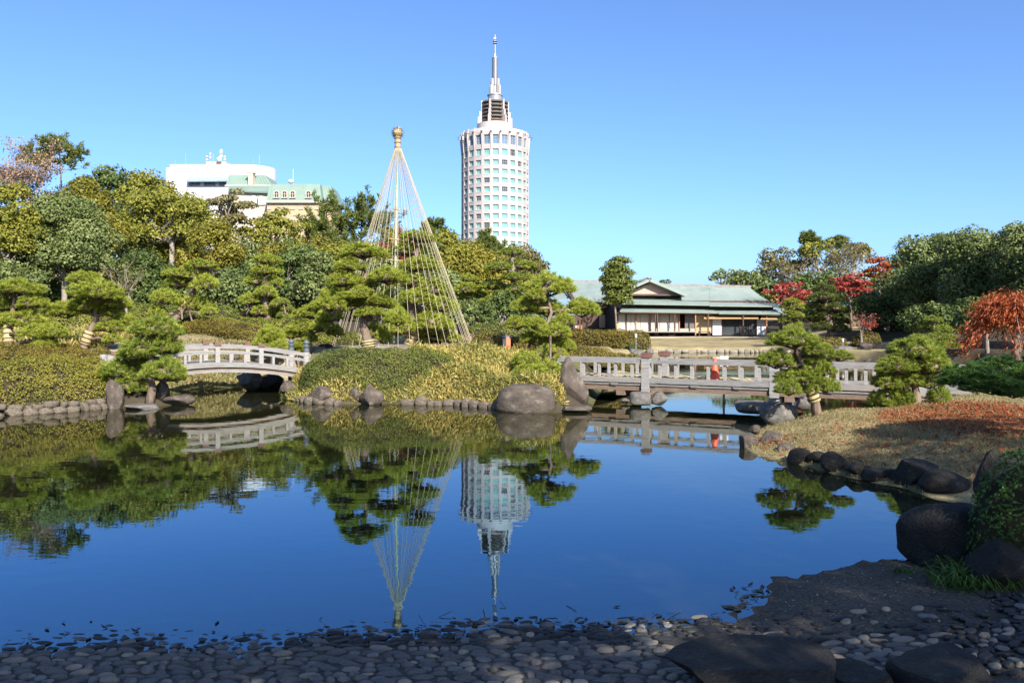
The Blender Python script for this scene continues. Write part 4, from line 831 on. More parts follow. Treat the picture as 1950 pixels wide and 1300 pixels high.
def bare_tree(label, px, py, d, w, h, mt='l_brown', seed=0, leaves=1500, ls=None, name='bare_tree', twigs=90, trunk='bark_grey', droop=0.0, cat='tree', baseoff=0.0, group=None):
    rng = np.random.default_rng(seed + 500); C = np.array(W(px, py, d)); rx, rz = w / 2 * d / F, h / 2 * d / F
    g = H(C[0], C[1]); t = thing(name, label, cat, (C[0], C[1], g), group); c = np.array((0, 0, C[2] - g)); tb = MB(); tips = []
    base = np.array((baseoff * rx, 0, -.1)); fk = np.array((baseoff * rx * .4, 0, max(.5, c[2] - rz * .9))); tr = max(.05, rx * .05)
    tb.tube([base, (base + fk) / 2 + rng.normal(size=3) * .05 * rx, fk], [tr * 1.5, tr * 1.1, tr], 7)
    nl = 9
    for i in range(nl):
        v = sphere_pts(rng, 1, -.1)[0]; e = c + v * np.array((rx, rx * .7, rz)) * rng.uniform(.55, .8); P = limb(tb, fk, e, tr * .55, tr * .16, rng, 6, .06, 5)
        for j in range(twigs // nl):
            s = P[rng.integers(2, 6)]; dv = nrm(nrm(s - fk) + rng.normal(size=3) * .55 + np.array((0, 0, .25 - droop))); L_ = rng.uniform(.2, .5) * rx; e2 = s + dv * L_
            Q = limb(tb, s, e2, tr * .12, tr * .05, rng, 4, .07, 3); tips += [Q[2], Q[3], Q[1]]
            for q in range(2): e3 = Q[2] + nrm(dv + rng.normal(size=3) * .6 + np.array((0, 0, -droop))) * L_ * .6; tb.tube([Q[2], e3], [tr * .06, tr * .03], 3, cap=False); tips += [e3, (e3 + Q[2]) / 2]
    tb.build('trunk', MAT[trunk], t)
    if leaves:
        tips = np.array(tips); ix = rng.integers(0, len(tips), leaves); mb = MB(); P = tips[ix] + rng.normal(size=(leaves, 3)) * rx * .07
        leaf_quads(mb, P, np.tile((0, -.3, .8 - droop), (leaves, 1)), ls or d * .0030, rng, .8, .5); mb.build('crown', MAT[mt], t)
    return t
def sprig_pine(label, px, py, d, w, h, mt='n_wild', seed=0, name='wild_pine', K=34, tuft=None, trunkx=0.0, under=-.5, group=None, ls=None):
    """open black pine: limbs ending in upright bottlebrush tufts"""
    rng = np.random.default_rng(seed + 77); C = np.array(W(px, py, d)); rad = np.array((w / 2 * d / F, w / 2 * d / F * .7, h / 2 * d / F)); g = H(C[0], C[1]); t = thing(name, label, 'tree', (C[0], C[1], g), group)
    c = np.array((0, 0, C[2] - g)); tb = MB(); mb = MB(); tr = max(.07, rad[0] * .05); apex = c + np.array((0, 0, rad[2] * .75)); b0 = np.array((trunkx * rad[0], 0, -.2)); ls = ls or d * .0052
    mid = (b0 + apex) / 2 + rng.normal(size=3) * np.array((.1, .1, 0)) * rad[0]; tb.tube([b0, mid, apex], [tr * 1.6, tr, tr * .3], 7)
    def on(z):
        u = np.clip((z - b0[2]) / (apex[2] - b0[2]), 0, 1); return (b0 + (mid - b0) * u * 2) if u < .5 else (mid + (apex - mid) * (u - .5) * 2)
    for i in range(K):
        v = sphere_pts(rng, 1, under)[0]; p = c + v * rad * rng.uniform(.45, 1.0); p[:2] *= 1.05 - .45 * max(0, (p[2] - c[2]) / rad[2]); s = on(p[2] - rng.uniform(.1, .5) * rad[2] * .6); limb(tb, s, p, tr * .32, tr * .1, rng, 4, .05, 4)
        for j in range(int(rng.integers(3, 6))):
            q = p + rng.normal(size=3) * np.array((.20, .20, .10)) * rad[0]; L_ = tuft or rad[0] * rng.uniform(.16, .30); n = 44; u = rng.uniform(0, 1, n); ax = nrm(np.array((rng.normal(0, .3), rng.normal(0, .3), 1)) + v * .35)
            P = q + ax * (u * L_)[:, None]; leaf_quads(mb, P, nrm(ax * .9 + sphere_pts(rng, n)), ls, rng, .15, .2, along=True, v=np.clip(rng.normal(.45, .2, n) , 0, 1))
    mb.build('crown', MAT[mt], t); tb.build('trunk', MAT['bark'], t, smooth=True); return t

# needle pads shared by all pruned pines (unit dome: x,y in -1..1, z -.3..1)
def pad_mesh(seed, mt, shoots, nl, nw, per):
    """one cloud of a pruned pine: upright shoots, each a brush of needles, over a fan of twigs"""
    rng = np.random.default_rng(seed); mb = MB(); u = sphere_pts(rng, shoots, -.32)
    az = np.arctan2(u[:, 1], u[:, 0]); rim = 1 - .16 * np.sin(az * 3 + seed) - .08 * np.sin(az * 5 + 2 * seed)
    sh = rng.uniform(.72, 1.0, shoots); P = u * np.stack([.84 * rim * sh, .84 * rim * sh, .74 * sh * (1 + .12 * np.sin(u[:, 0] * 5 + seed))], -1); P[:, 2] = np.where(P[:, 2] < 0, P[:, 2] * .6, P[:, 2])
    ax = nrm(u * np.array((.75, .75, .4)) + np.array((0, 0, .8)) + rng.normal(size=u.shape) * .22); tv = np.clip(rng.normal(.45, .2, shoots), 0, 1); sl = nl * rng.uniform(.6, 1.15, shoots)
    k = per; t = rng.uniform(0, 1, (shoots, k)); Q = P[:, None] + ax[:, None] * (t * sl[:, None] * .8)[..., None]; Q = Q.reshape(-1, 3); A = np.repeat(ax, k, 0); n = len(Q)
    side = rng.normal(size=(n, 3)); side -= (side * A).sum(1, keepdims=True) * A; side = nrm(side); dirs = nrm(A * .75 + side * rng.uniform(.35, 1.0, (n, 1))); L_ = nl * .85 * rng.uniform(.7, 1.2, (n, 1)); sd = nrm(np.cross(dirs, rng.normal(size=(n, 3)))) * nw
    V = np.stack([Q - sd, Q + sd, Q + dirs * L_], 1); vv = np.clip(np.repeat(tv, k) + rng.normal(0, .13, n), 0, 1)
    mb.add(V.reshape(-1, 3), np.arange(3 * n).reshape(-1, 3), 0, np.repeat(vv, 3))
    mb.lathe([(.05, -.08), (.42, -.05), (.50, .10), (.40, .30), (.18, .42), (0.01, .46)], 9, mi=1)
    for i in range(12):
        a = rng.uniform(0, 6.28); r = rng.uniform(.6, .82); mb.tube([(0, 0, -.28), (.4 * r * math.cos(a), .4 * r * math.sin(a), -.14), (r * math.cos(a), r * math.sin(a), .04)], [.04, .025, .01], 4, mi=1)
    return mb.mesh('needle_pad', [MAT[mt], MAT['bark']])
PADS = {}
def pads(kind, mt):
    if (kind, mt) not in PADS: PADS[kind, mt] = [pad_mesh(i + 1, mt, *{'near': (270, .225, .0115, 40), 'far': (170, .23, .020, 30)}[kind]) for i in range(3)]
    return PADS[kind, mt]
def niwaki(label, d, base, plist, mt='n_mid', wrap=None, seed=0, name='pruned_pine', tr=None, kind=None, spread=.35, group=None, trunk_pts=None, bark='bark', trunk_top=None, props=()):
    """pruned pine. base=(px,py) of the trunk foot; plist: (px,py,w,h[,depth offset m]) of each pad in the photo at distance d"""
    rng = np.random.default_rng(seed + 40); rnd = random.Random(seed); b = np.array(W(base[0], base[1], d)); kind = kind or ('near' if d < 26 else 'far')
    g = H(b[0], b[1]); t = thing(name, label, 'tree', (b[0], b[1], g), group); off = np.array((b[0], b[1], g)); ms = pads(kind, mt)
    pw = max(p[2] for p in plist) * d / F; top_i = min(range(len(plist)), key=lambda i: plist[i][1])
    pos = []
    for i, p in enumerate(plist):
        dd = p[4] if len(p) > 4 else (rng.uniform(-1, 1) * spread * pw if i != top_i else 0); q = np.array(W(p[0], p[1], d + dd)) - off; sx = p[2] / 2 * (d + dd) / F * 1.07; sz = p[3] * (d + dd) / F / 1.2
        pos.append((q, sx, sz)); o = inst('needle_pad', ms[i % 3], t, q + np.array((0, 0, -sz * .42)), (rng.normal(0, .06), rng.normal(0, .06), rng.uniform(0, 6.28)), (sx, sx * rng.uniform(.85, 1.05), sz))
    tb = MB(); tr = tr or max(.035, pw * .055)
    if trunk_pts is None:
        tp = pos[top_i][0]; n = 7; u = np.linspace(0, 1, n)[:, None]; TP = np.array((0, 0, -.1)) + (tp - np.array((0, 0, -.1))) * u; TP[1:-1, 0] += np.array([.25, .1, -.15, -.12, .08]) * pw * .35 * (1 if seed % 2 else -1); TP[1:-1, 1] += rng.normal(size=5) * pw * .06
        TP = np.concatenate([TP[:1], TP[1:]])
    else: TP = np.array([np.array(W(x, y, d)) - off for x, y in trunk_pts]); TP[0, 2] = min(TP[0, 2], -.05)
    tb.tube(TP, np.linspace(tr * 1.5, tr * .35, len(TP)), 9)
    for q, sx, sz in pos:
        zz = TP[:, 2]; j = int(np.clip(np.searchsorted(zz, q[2] - sx * .35) - 1, 0, len(TP) - 2)); u = np.clip((q[2] - sx * .35 - zz[j]) / max(zz[j + 1] - zz[j], 1e-3), 0, 1); s = TP[j] + (TP[j + 1] - TP[j]) * u
        e = q + np.array((0, 0, -sz * .55)); mid = (s + e) / 2 + np.array((0, 0, .10 * np.linalg.norm(e - s))) + rng.normal(size=3) * .05 * np.linalg.norm(e - s); tb.tube([s, mid, e], [tr * .62, tr * .42, tr * .25], 6)
    tb.build('trunk', MAT[bark], t, smooth=True)
    if wrap:
        w0, w1 = wrap; zz = TP[:, 2]
        def at(py):
            z = W(0, py, d)[2] - off[2]; j = int(np.clip(np.searchsorted(zz, z) - 1, 0, len(TP) - 2)); u = np.clip((z - zz[j]) / max(zz[j + 1] - zz[j], 1e-3), 0, 1); return TP[j] + (TP[j + 1] - TP[j]) * u, tr * (1.5 - 1.15 * (j + u) / (len(TP) - 1))
        a, ra = at(w1); c, rc_ = at(w0); m = MB(); n = 5
        m.tube([a + (c - a) * i / n for i in range(n + 1)], np.linspace(ra, rc_, n + 1) * 1.22 + .012, 12); wr = m.build('straw_wrap', MAT['straw'], t, smooth=True)
        m = MB()
        for u in (.2, .5, .8): q = a + (c - a) * u; dq = nrm(c - a) * .012; m.tube([q - dq, q + dq], (ra + (rc_ - ra) * u) * 1.27 + .018, 12)
        m.build('rope_tie', MAT['core'], wr)
    for (x0, y0, x1, y1) in props:
        m = MB(); m.tube([np.array(W(x0, y0, d - .1)) - off, np.array(W(x1, y1, d - .2)) - off], .03, 6); m.build('support_pole', MAT['bark'], t)
    return t

def hedge(label, path, r, h, mt, seed=0, ls=.05, e=.62, dens=1.0, name='clipped_hedge', cat='hedge', lump=.05, zs=None, asp=.5, top_mt=None, ends=True):
    """clipped hedge swept along a ground path [(x,y),...]: superellipse section, rounded ends, leafy skin"""
    rng = np.random.default_rng(seed + 9); P = np.array(path, float); seg = np.linalg.norm(P[1:] - P[:-1], axis=1); cum = np.r_[0, np.cumsum(seg)]; L_ = cum[-1]
    cx, cy = P.mean(0); g0 = H(cx, cy); t = thing(name, label, cat, (cx, cy, g0))
    zb = zs if zs is not None else None
    td = (P[1:] - P[:-1]) / seg[:, None]; tv_ = np.concatenate([td[:1], (td[1:] + td[:-1]) / 2, td[-1:]])
    def surf(s, th, k):
        """s along -r..L+r, th 0..pi across"""
        sc = np.clip(s, 0, L_); x = np.interp(sc, cum, P[:, 0]); y = np.interp(sc, cum, P[:, 1]); dr = nrm(np.stack([np.interp(sc, cum, tv_[:, 0]), np.interp(sc, cum, tv_[:, 1])], -1))
        ov = np.abs(s - sc) / r; ef = np.clip(1 - ov ** 2.2, 0, 1) ** (1 / 2.2)
        c_, s_ = np.cos(th), np.sin(th); a = r * ef * np.sign(c_) * np.abs(c_) ** e * k; z = h * (ef ** .7) * np.abs(s_) ** e * k
        X = x - dr[:, 1] * a + dr[:, 0] * (s - sc); Y = y + dr[:, 0] * a + dr[:, 1] * (s - sc)
        bz = terrain(X, Y) if zb is None else np.interp(sc, cum, zb)
        bz = np.maximum(bz, np.minimum(terrain(x, y), bz + .4)) if zb is None else bz
        wob = 1.3 * lump * (np.sin(X * 3.1 + seed) * np.cos(Y * 2.7 + seed * 2) + .6 * np.sin(X * 7.3 + Y * 5.1)) * np.abs(s_)
        return np.stack([X, Y, bz + z + wob], -1)
    m = MB(); ns, nt_ = max(10, int((L_ + 2 * r) / .25)), 12
    sg, tg_ = np.meshgrid(np.linspace(-r * .999, L_ + r * .999, ns), np.linspace(0, math.pi, nt_), indexing='ij'); V = surf(sg.ravel(), tg_.ravel(), .90) ; idx = np.arange(ns * nt_).reshape(ns, nt_)
    m.add(V - np.array((cx, cy, g0)), np.stack([idx[:-1, :-1], idx[1:, :-1], idx[1:, 1:], idx[:-1, 1:]], -1).reshape(-1, 4)); m.build('inner_twigs', MAT['core'], t, smooth=True)
    area = (L_ + 1.6 * r) * (2 * h + 2 * r) * .9; n = int(area / (ls * ls * .5) * 1.7 * dens); s = rng.uniform(-r * .999, L_ + r * .999, n); th = rng.uniform(0, math.pi, n) ; k = rng.uniform(.95, 1.03, n)
    nz = None
    A = surf(s, th, k); f_ = 2.2 / max(r, .5); nz = np.array([mnoise.noise(Vector(p) * f_ * 1.6) + .6 * mnoise.noise(Vector(p) * f_ * 5) for p in A]); ok = rng.uniform(0, 1, n) > np.clip((nz - .22) * 2.6, 0, .93); s, th, k, nz = s[ok], th[ok], (k + .05 * np.clip(-nz, -.6, .6))[ok], nz[ok]; n = len(s)
    A = surf(s, th, k); B = surf(np.clip(s + .02, -r, L_ + r), th, k); C = surf(s, np.clip(th + .03, 0, math.pi), k); N = nrm(np.cross(B - A, C - A)); flip = (N[:, 2] < 0); N[flip] *= -1; N = nrm(N + np.array((0, 0, .25)))
    mb = MB(); patch = .16 * np.sin(A[:, 0] * 1.7 + seed) * np.sin(A[:, 1] * 2.3 + seed) + .1 * np.sin(A[:, 0] * 6 + A[:, 2] * 5); topness = np.clip((np.abs(np.sin(th)) - .6) * .5, 0, .2) if top_mt is None else 0
    leaf_quads(mb, A - np.array((cx, cy, g0)), N, ls, rng, .5, asp, v=np.clip(rng.normal(.40, .2, n) + patch, 0, 1)); mb.build('foliage', MAT[mt], t)
    return t
def gp(px, d): return ((px - CX) * d / F, d)
# ------------------------------------------------------------------ pruned pines
niwaki('bright pruned pine with straw-wrapped trunk at the edge of the bamboo grass bank', 22, (12, 655), [(28, 545, 96, 36), (14, 577, 60, 34), (60, 573, 62, 30), (48, 602, 80, 36), (102, 628, 62, 30), (8, 610, 50, 30), (70, 628, 60, 28), (85, 652, 46, 26)], 'n_bright', (620, 652), 1, tr=.085)
niwaki('bright pruned pine whose wrapped trunk leans out of the bamboo grass bank', 23, (158, 672), [(158, 526, 62, 24), (189, 550, 108, 42), (128, 585, 82, 36), (158, 578, 60, 34), (218, 573, 62, 34), (180, 588, 50, 26), (216, 592, 52, 22), (212, 619, 58, 26), (238, 606, 40, 24), (215, 642, 34, 22)], 'n_bright', (630, 655), 2, tr=.085, trunk_pts=[(155, 680), (160, 660), (168, 635), (184, 608), (181, 590), (188, 565), (185, 545)])
niwaki('bushy pruned pine overhanging the rocks beside the arched bridge', 18.4, (287, 770), [(302, 618, 96, 44), (278, 655, 108, 44), (318, 652, 60, 40), (256, 668, 66, 34), (225, 700, 84, 44), (272, 690, 84, 34), (316, 698, 80, 48), (248, 724, 66, 40), (208, 712, 46, 36), (336, 712, 40, 28)], 'n_mid', None, 3, tr=.075, trunk_pts=[(284, 772), (290, 740), (283, 705), (288, 675), (293, 645), (300, 615)])
niwaki('bright cloud-pruned pine with propped boughs before the dark camellia', 30, (322, 612), [(386, 503, 62, 22), (336, 518, 48, 20), (372, 518, 48, 24), (339, 535, 62, 28), (393, 534, 50, 34), (314, 561, 54, 32), (370, 573, 74, 36), (300, 590, 36, 30), (398, 590, 30, 20)], 'n_bright', (572, 596), 4, tr=.11, props=[(345, 580, 347, 608), (357, 582, 366, 612)])
niwaki('tall tiered pruned pine before the dark conifer', 38, (504, 618), [(508, 492, 52, 22), (505, 511, 58, 24), (488, 531, 46, 24), (520, 533, 40, 26), (507, 553, 46, 26), (477, 566, 40, 26), (531, 575, 36, 22), (497, 589, 42, 24), (528, 590, 36, 22), (525, 609, 30, 18)], 'n_bright', None, 5, tr=.13)
niwaki('small dark green tiered pine beside the tall tiered pine', 37, (545, 616), [(541, 573, 24, 14), (548, 586, 26, 14), (540, 597, 24, 13), (550, 603, 24, 12), (542, 612, 26, 12)], 'n_mid', None, 6, tr=.06)
niwaki('low spreading pruned pine behind the arched bridge finials', 24.5, (578, 655), [(587, 591, 58, 26), (607, 580, 44, 22), (628, 597, 54, 30), (576, 619, 52, 24), (612, 617, 46, 26), (555, 634, 40, 22), (590, 640, 30, 22), (640, 628, 34, 24)], 'n_bright', None, 7, tr=.06)
niwaki('round bright pine shrub behind the arched bridge railing', 24.2, (515, 668), [(513, 632, 50, 34), (512, 648, 64, 38), (530, 655, 36, 26)], 'n_bright', None, 8, tr=.04, spread=.2)
niwaki('dwarf pine shrub between the two bronze finials', 24.6, (567, 668), [(567, 655, 32, 20), (575, 662, 24, 16)], 'n_bright', None, 9, tr=.03, spread=.2)
niwaki('large spreading pruned pine with a wrapped trunk in front of the rope cone', 22.2, (703, 668), [(690, 475, 88, 32), (664, 502, 60, 26), (655, 528, 66, 34), (738, 522, 84, 34), (690, 536, 60, 28), (640, 556, 60, 36), (690, 556, 62, 26), (632, 576, 62, 34), (668, 574, 60, 30), (724, 572, 66, 26), (757, 600, 50, 36), (702, 592, 56, 24), (715, 626, 46, 34), (730, 640, 34, 26)], 'n_bright', (648, 664), 10, tr=.10, spread=.4, trunk_pts=[(703, 672), (702, 655), (692, 620), (697, 585), (690, 550), (697, 515), (692, 480)])
niwaki('tall pruned pine enclosed by the rope cone', 27.4, (778, 668), [(775, 472, 73, 31), (795, 448, 68, 26), (800, 500, 75, 34), (775, 530, 68, 31), (820, 545, 78, 36), (795, 562, 73, 34), (842, 577, 63, 31), (776, 590, 63, 36), (822, 606, 73, 43), (800, 625, 61, 36), (845, 615, 48, 31), (770, 620, 48, 29), (745, 560, 50, 26), (748, 625, 52, 30), (855, 640, 44, 24), (800, 645, 50, 26)], 'n_bright', (632, 657), 11, tr=.12)
niwaki('wide irregular pruned pine leaning over the island beside the marker post', 23.2, (1052, 712), [(1046, 537, 90, 48), (1000, 577, 50, 30), (1044, 583, 74, 36), (1108, 582, 66, 38), (1020, 560, 40, 26), (985, 611, 50, 30), (1022, 613, 44, 28), (1073, 607, 46, 28), (1054, 627, 70, 32), (1060, 646, 60, 28), (1082, 656, 38, 22), (1012, 640, 40, 26), (1046, 670, 66, 34, -1.6), (1000, 680, 58, 30, -2.9), (1012, 704, 78, 34, -4.2), (1048, 698, 58, 30, -3.8)], 'n_bright', None, 12, tr=.075, trunk_pts=[(1052, 722), (1040, 700), (1032, 685), (1046, 668), (1052, 640), (1040, 620), (1050, 595), (1043, 565), (1047, 530)])
niwaki('tall straight-trunked pine on the slope below the hotel tower', 40, (975, 615), [(975, 478, 50, 18), (948, 506, 52, 20), (992, 502, 56, 22), (975, 525, 50, 18), (1000, 525, 40, 18), (938, 540, 50, 22), (985, 545, 48, 20), (960, 555, 46, 20), (1005, 548, 40, 20), (950, 572, 52, 18), (996, 570, 46, 18), (978, 562, 40, 16), (935, 570, 36, 18)], 'n_mid', None, 13, tr=.16, kind='far', bark='bark_grey', trunk_pts=[(975, 622), (976, 590), (977, 550), (976, 510), (975, 480)])
niwaki('bright yellow-green pruned pine on the slope beside the rope cone', 41, (893, 612), [(893, 528, 34, 18), (890, 546, 52, 22), (910, 560, 40, 20), (884, 562, 44, 18), (900, 577, 44, 20), (930, 583, 34, 14), (915, 575, 30, 16)], 'n_bright', None, 14, tr=.11)
ct = broadleaf('columnar pruned tree with a wrapped trunk before the teahouse', 1177, 542, 58, 58, 112, 'az_green', 15, K=120, name='columnar_tree', flat=.6, cr=(.32, .5), leaf=.17, depth=.9, trunk='bark', under=-.9)
m = MB(); m.tube([(0, 0, .3), (0, 0, 1.25)], .14, 12); cw = m.build('straw_wrap', MAT['straw'], ct, smooth=True)
niwaki('low pruned pine with three clouds in front of the flat bridge', 14.5, (1555, 778), [(1511, 640, 90, 42), (1478, 680, 70, 38), (1556, 662, 60, 30), (1545, 682, 84, 42), (1600, 675, 50, 22), (1518, 712, 84, 34), (1568, 702, 50, 24), (1502, 735, 52, 32), (1572, 730, 50, 32), (1540, 735, 40, 24)], 'n_mid', (736, 764), 16, tr=.062, trunk_pts=[(1557, 785), (1552, 765), (1544, 742), (1536, 722), (1528, 695), (1515, 665), (1511, 640)])
niwaki('dense pruned pine on the sunny lawn bank at the bridge end', 14.6, (1735, 772), [(1745, 658, 100, 48), (1705, 692, 82, 38), (1775, 690, 82, 42), (1730, 718, 70, 34), (1768, 720, 66, 34), (1692, 722, 66, 34), (1693, 752, 70, 44), (1788, 748, 40, 34), (1720, 750, 50, 34)], 'n_mid', None, 17, tr=.055)
niwaki('dark shaded pine bough hanging over the red leaf litter', 10.4, (2035, 800), [(1850, 712, 120, 50, 0), (1905, 700, 130, 54, .3), (1965, 715, 120, 60, -.2), (1890, 728, 110, 40, -.3), (1930, 738, 70, 34, -.5), (2010, 690, 130, 60, .4), (2050, 650, 140, 60, 0)], 'n_shaded', None, 18, tr=.06, trunk_pts=[(2035, 810), (2060, 760), (2030, 720), (2045, 670)])
niwaki('tall cloud-pruned pine before the red maples beyond the far pond', 50, (1578, 650), [(1570, 546, 42, 22), (1566, 562, 50, 20), (1586, 566, 48, 20), (1562, 580, 56, 20), (1592, 584, 48, 20), (1574, 596, 56, 20), (1556, 604, 46, 18), (1590, 608, 56, 22), (1566, 618, 50, 18), (1600, 624, 40, 18)], 'n_wild', None, 19, tr=.16)
niwaki('ball-pruned pine by the teahouse corner under the red maple', 58, (1506, 642), [(1507, 572, 30, 14), (1498, 582, 28, 14), (1522, 582, 32, 16), (1507, 592, 32, 14), (1519, 598, 28, 14), (1500, 606, 34, 16), (1518, 616, 26, 14), (1505, 622, 30, 14)], 'n_bright', None, 20, tr=.14)
niwaki('small tiered pine on the sunny path before the dark wood', 29, (1790, 672), [(1776, 606, 34, 14), (1768, 619, 36, 16), (1793, 624, 40, 18), (1786, 638, 40, 18), (1800, 640, 36, 16), (1803, 655, 44, 18), (1770, 645, 40, 18)], 'n_mid', None, 21, tr=.08)
niwaki('slim pruned pine between the two big red maples', 56, (1645, 640), [(1645, 539, 26, 12), (1638, 549, 26, 12), (1650, 556, 26, 12), (1643, 566, 30, 14), (1648, 578, 28, 14)], 'n_wild', None, 22, tr=.12)

# ------------------------------------------------------------------ woods on the hill
T = broadleaf
T('olive evergreen at the wood edge above the bright pines', 12, 440, 40, 120, 190, 'l_olive', 1)
T('grey-green bush tree under the olive wood-edge evergreen', 18, 545, 39, 140, 110, 'l_grey', 51, K=30)
T('big dense grey-green evergreen behind the leaning pine', 122, 470, 42, 188, 190, 'l_grey', 2, K=60)
bare_tree('pinkish half-bare autumn tree on the hilltop', 60, 345, 62, 150, 120, 'l_pink', 3, 5200, twigs=150, name='autumn_tree')
sprig_pine('wild black pine rising over the pinkish autumn tree', 112, 302, 64, 92, 90, 'n_wild', 4, K=30, trunkx=.2)
sprig_pine('single wild pine tip beside the pinkish autumn tree', 55, 305, 66, 36, 40, 'n_wild', 5, K=12)
T('dark round evergreen on the hill crest beside the wild pine', 205, 362, 62, 110, 96, 'l_dark', 6)
T('olive evergreen on the hill crest before the white building', 275, 372, 60, 110, 100, 'l_olive', 7)
T('yellowish evergreen below the pinkish tree', 165, 395, 56, 120, 110, 'l_yellow', 8)
T('yellow-olive evergreen with layered boughs on the mid slope', 195, 452, 50, 120, 110, 'l_yellow', 9, flat=.7)
T('wide olive evergreen with bare forking limbs below its crown', 325, 415, 52, 180, 130, 'l_olive', 10, K=44, limbs=18, trunk='bark_grey')
T('brownish flat-topped evergreen against the hotel wall', 432, 405, 54, 140, 88, 'l_brown', 11, limbs=16, flat=.6, K=30)
T('olive evergreen reaching up before the hotel windows', 520, 440, 56, 130, 92, 'l_olive', 12, limbs=14, flat=.7, K=30)
T('yellow-tinged evergreen below the forking tree', 405, 480, 46, 120, 120, 'l_yellow', 13)
T('loose yellowing evergreen before the hotel', 540, 482, 50, 90, 70, 'l_yellow', 14, K=16, limbs=12)
T('dark glossy camellia behind the propped pine', 425, 560, 42, 120, 120, 'l_grey', 15)
T('dense dark green conifer behind the tall tiered pine', 552, 525, 46, 104, 150, 'l_dark', 16, flat=.7, K=50)
T('dark green evergreen behind the low spreading pine', 610, 545, 44, 90, 130, 'l_grey', 17)
sprig_pine('ragged wild pine beside the beige hotel', 622, 445, 58, 110, 130, 'n_wild', 18, K=38)
sprig_pine('wild pine with dense crown behind the rope cone', 690, 435, 60, 120, 110, 'n_wild', 19, K=40)
T('olive evergreen under the wild pines', 655, 520, 50, 130, 120, 'l_olive', 20)
bare_tree('pale slim trunk with sparse reddish twigs before the wood', 240, 530, 38, 80, 110, 'l_brown', 21, 500, twigs=70, name='slender_tree', trunk='bark_grey')
T('dark understorey evergreen between the grey-green tree and slim trunk', 265, 540, 45, 130, 130, 'l_dark', 22)
T('dark understorey evergreen at the wood edge behind the leaning pine', 60, 560, 44, 150, 100, 'l_dark', 23)
T('dark understorey evergreen behind the propped pine', 345, 550, 46, 120, 120, 'l_dark', 24)
T('dark understorey evergreen behind the tall tiered pine', 470, 555, 48, 110, 130, 'l_dark', 25)
T('shaded evergreen behind the enclosed pine', 720, 560, 46, 120, 130, 'l_grey', 26)
T('olive evergreen behind the upper ropes', 770, 490, 58, 120, 110, 'l_yellow', 27)
sprig_pine('wild pine tip showing past the ropes', 826, 450, 62, 50, 60, 'n_wild', 28, K=22)
bare_tree('crimson maple glimpsed through the rope cone', 755, 480, 50, 80, 90, 'l_red', 29, 1500, name='red_maple')
T('olive evergreen on the slope just beside the rope cone', 850, 500, 54, 110, 120, 'l_olive', 30, K=40)
T('yellow-olive evergreen on the upper slope below the tower', 885, 512, 56, 120, 110, 'l_yellow', 31, K=40)
sprig_pine('wild pine standing before the tower windows', 930, 478, 60, 52, 76, 'n_wild', 32, K=30)
T('olive evergreen at the foot of the tower', 905, 490, 62, 80, 60, 'l_olive', 33)
T('brown-olive evergreen at the end of the wooded slope', 985, 515, 58, 110, 92, 'l_brown', 34, K=40)
T('rounded olive evergreen closing the slope beside the sky', 1005, 530, 62, 66, 90, 'l_olive', 35)
T('green evergreen behind the yellow-green pine', 858, 570, 46, 100, 110, 'l_grey', 36)
T('dark glossy shrub tree below the straight-trunked pine', 950, 595, 36, 84, 76, 'l_dark', 37, name='camellia')
T('grey-green shrub tree beside the rope cone', 895, 600, 36, 70, 70, 'l_grey', 38, name='camellia')
T('dark shrub tree behind the irregular pine', 1010, 590, 42, 90, 80, 'l_grey', 39, name='camellia')
T('dark tree glimpsed behind the teahouse roof', 1262, 545, 100, 56, 30, 'l_dark', 40, K=18)
bare_tree('leafless dark shrub before the teahouse wing', 1118, 590, 62, 80, 60, None, 41, 0, twigs=140, trunk='bark')
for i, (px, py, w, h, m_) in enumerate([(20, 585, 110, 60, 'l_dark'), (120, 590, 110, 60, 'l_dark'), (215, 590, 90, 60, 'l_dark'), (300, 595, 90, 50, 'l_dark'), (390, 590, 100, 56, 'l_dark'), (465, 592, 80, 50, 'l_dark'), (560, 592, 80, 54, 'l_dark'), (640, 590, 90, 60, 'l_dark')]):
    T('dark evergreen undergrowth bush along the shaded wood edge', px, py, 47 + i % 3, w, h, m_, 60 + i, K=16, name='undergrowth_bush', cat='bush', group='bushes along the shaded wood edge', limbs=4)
# second rank that closes the hill
for i, (px, py, d, w, h, m_) in enumerate([(-30, 400, 70, 140, 120, 'l_olive'), (100, 430, 68, 150, 150, 'l_dark'), (230, 440, 68, 150, 140, 'l_dark'), (330, 470, 66, 130, 150, 'l_dark'), (60, 500, 64, 150, 130, 'l_dark'), (640, 500, 66, 130, 130, 'l_dark'), (740, 510, 66, 140, 130, 'l_dark'), (830, 530, 66, 120, 120, 'l_dark'), (930, 545, 66, 130, 100, 'l_dark')]):
    T('dark evergreen filling the back of the wooded hill', px, py, d, w, h, m_, 80 + i, K=24, group='evergreens filling the back of the wooded hill', limbs=5)


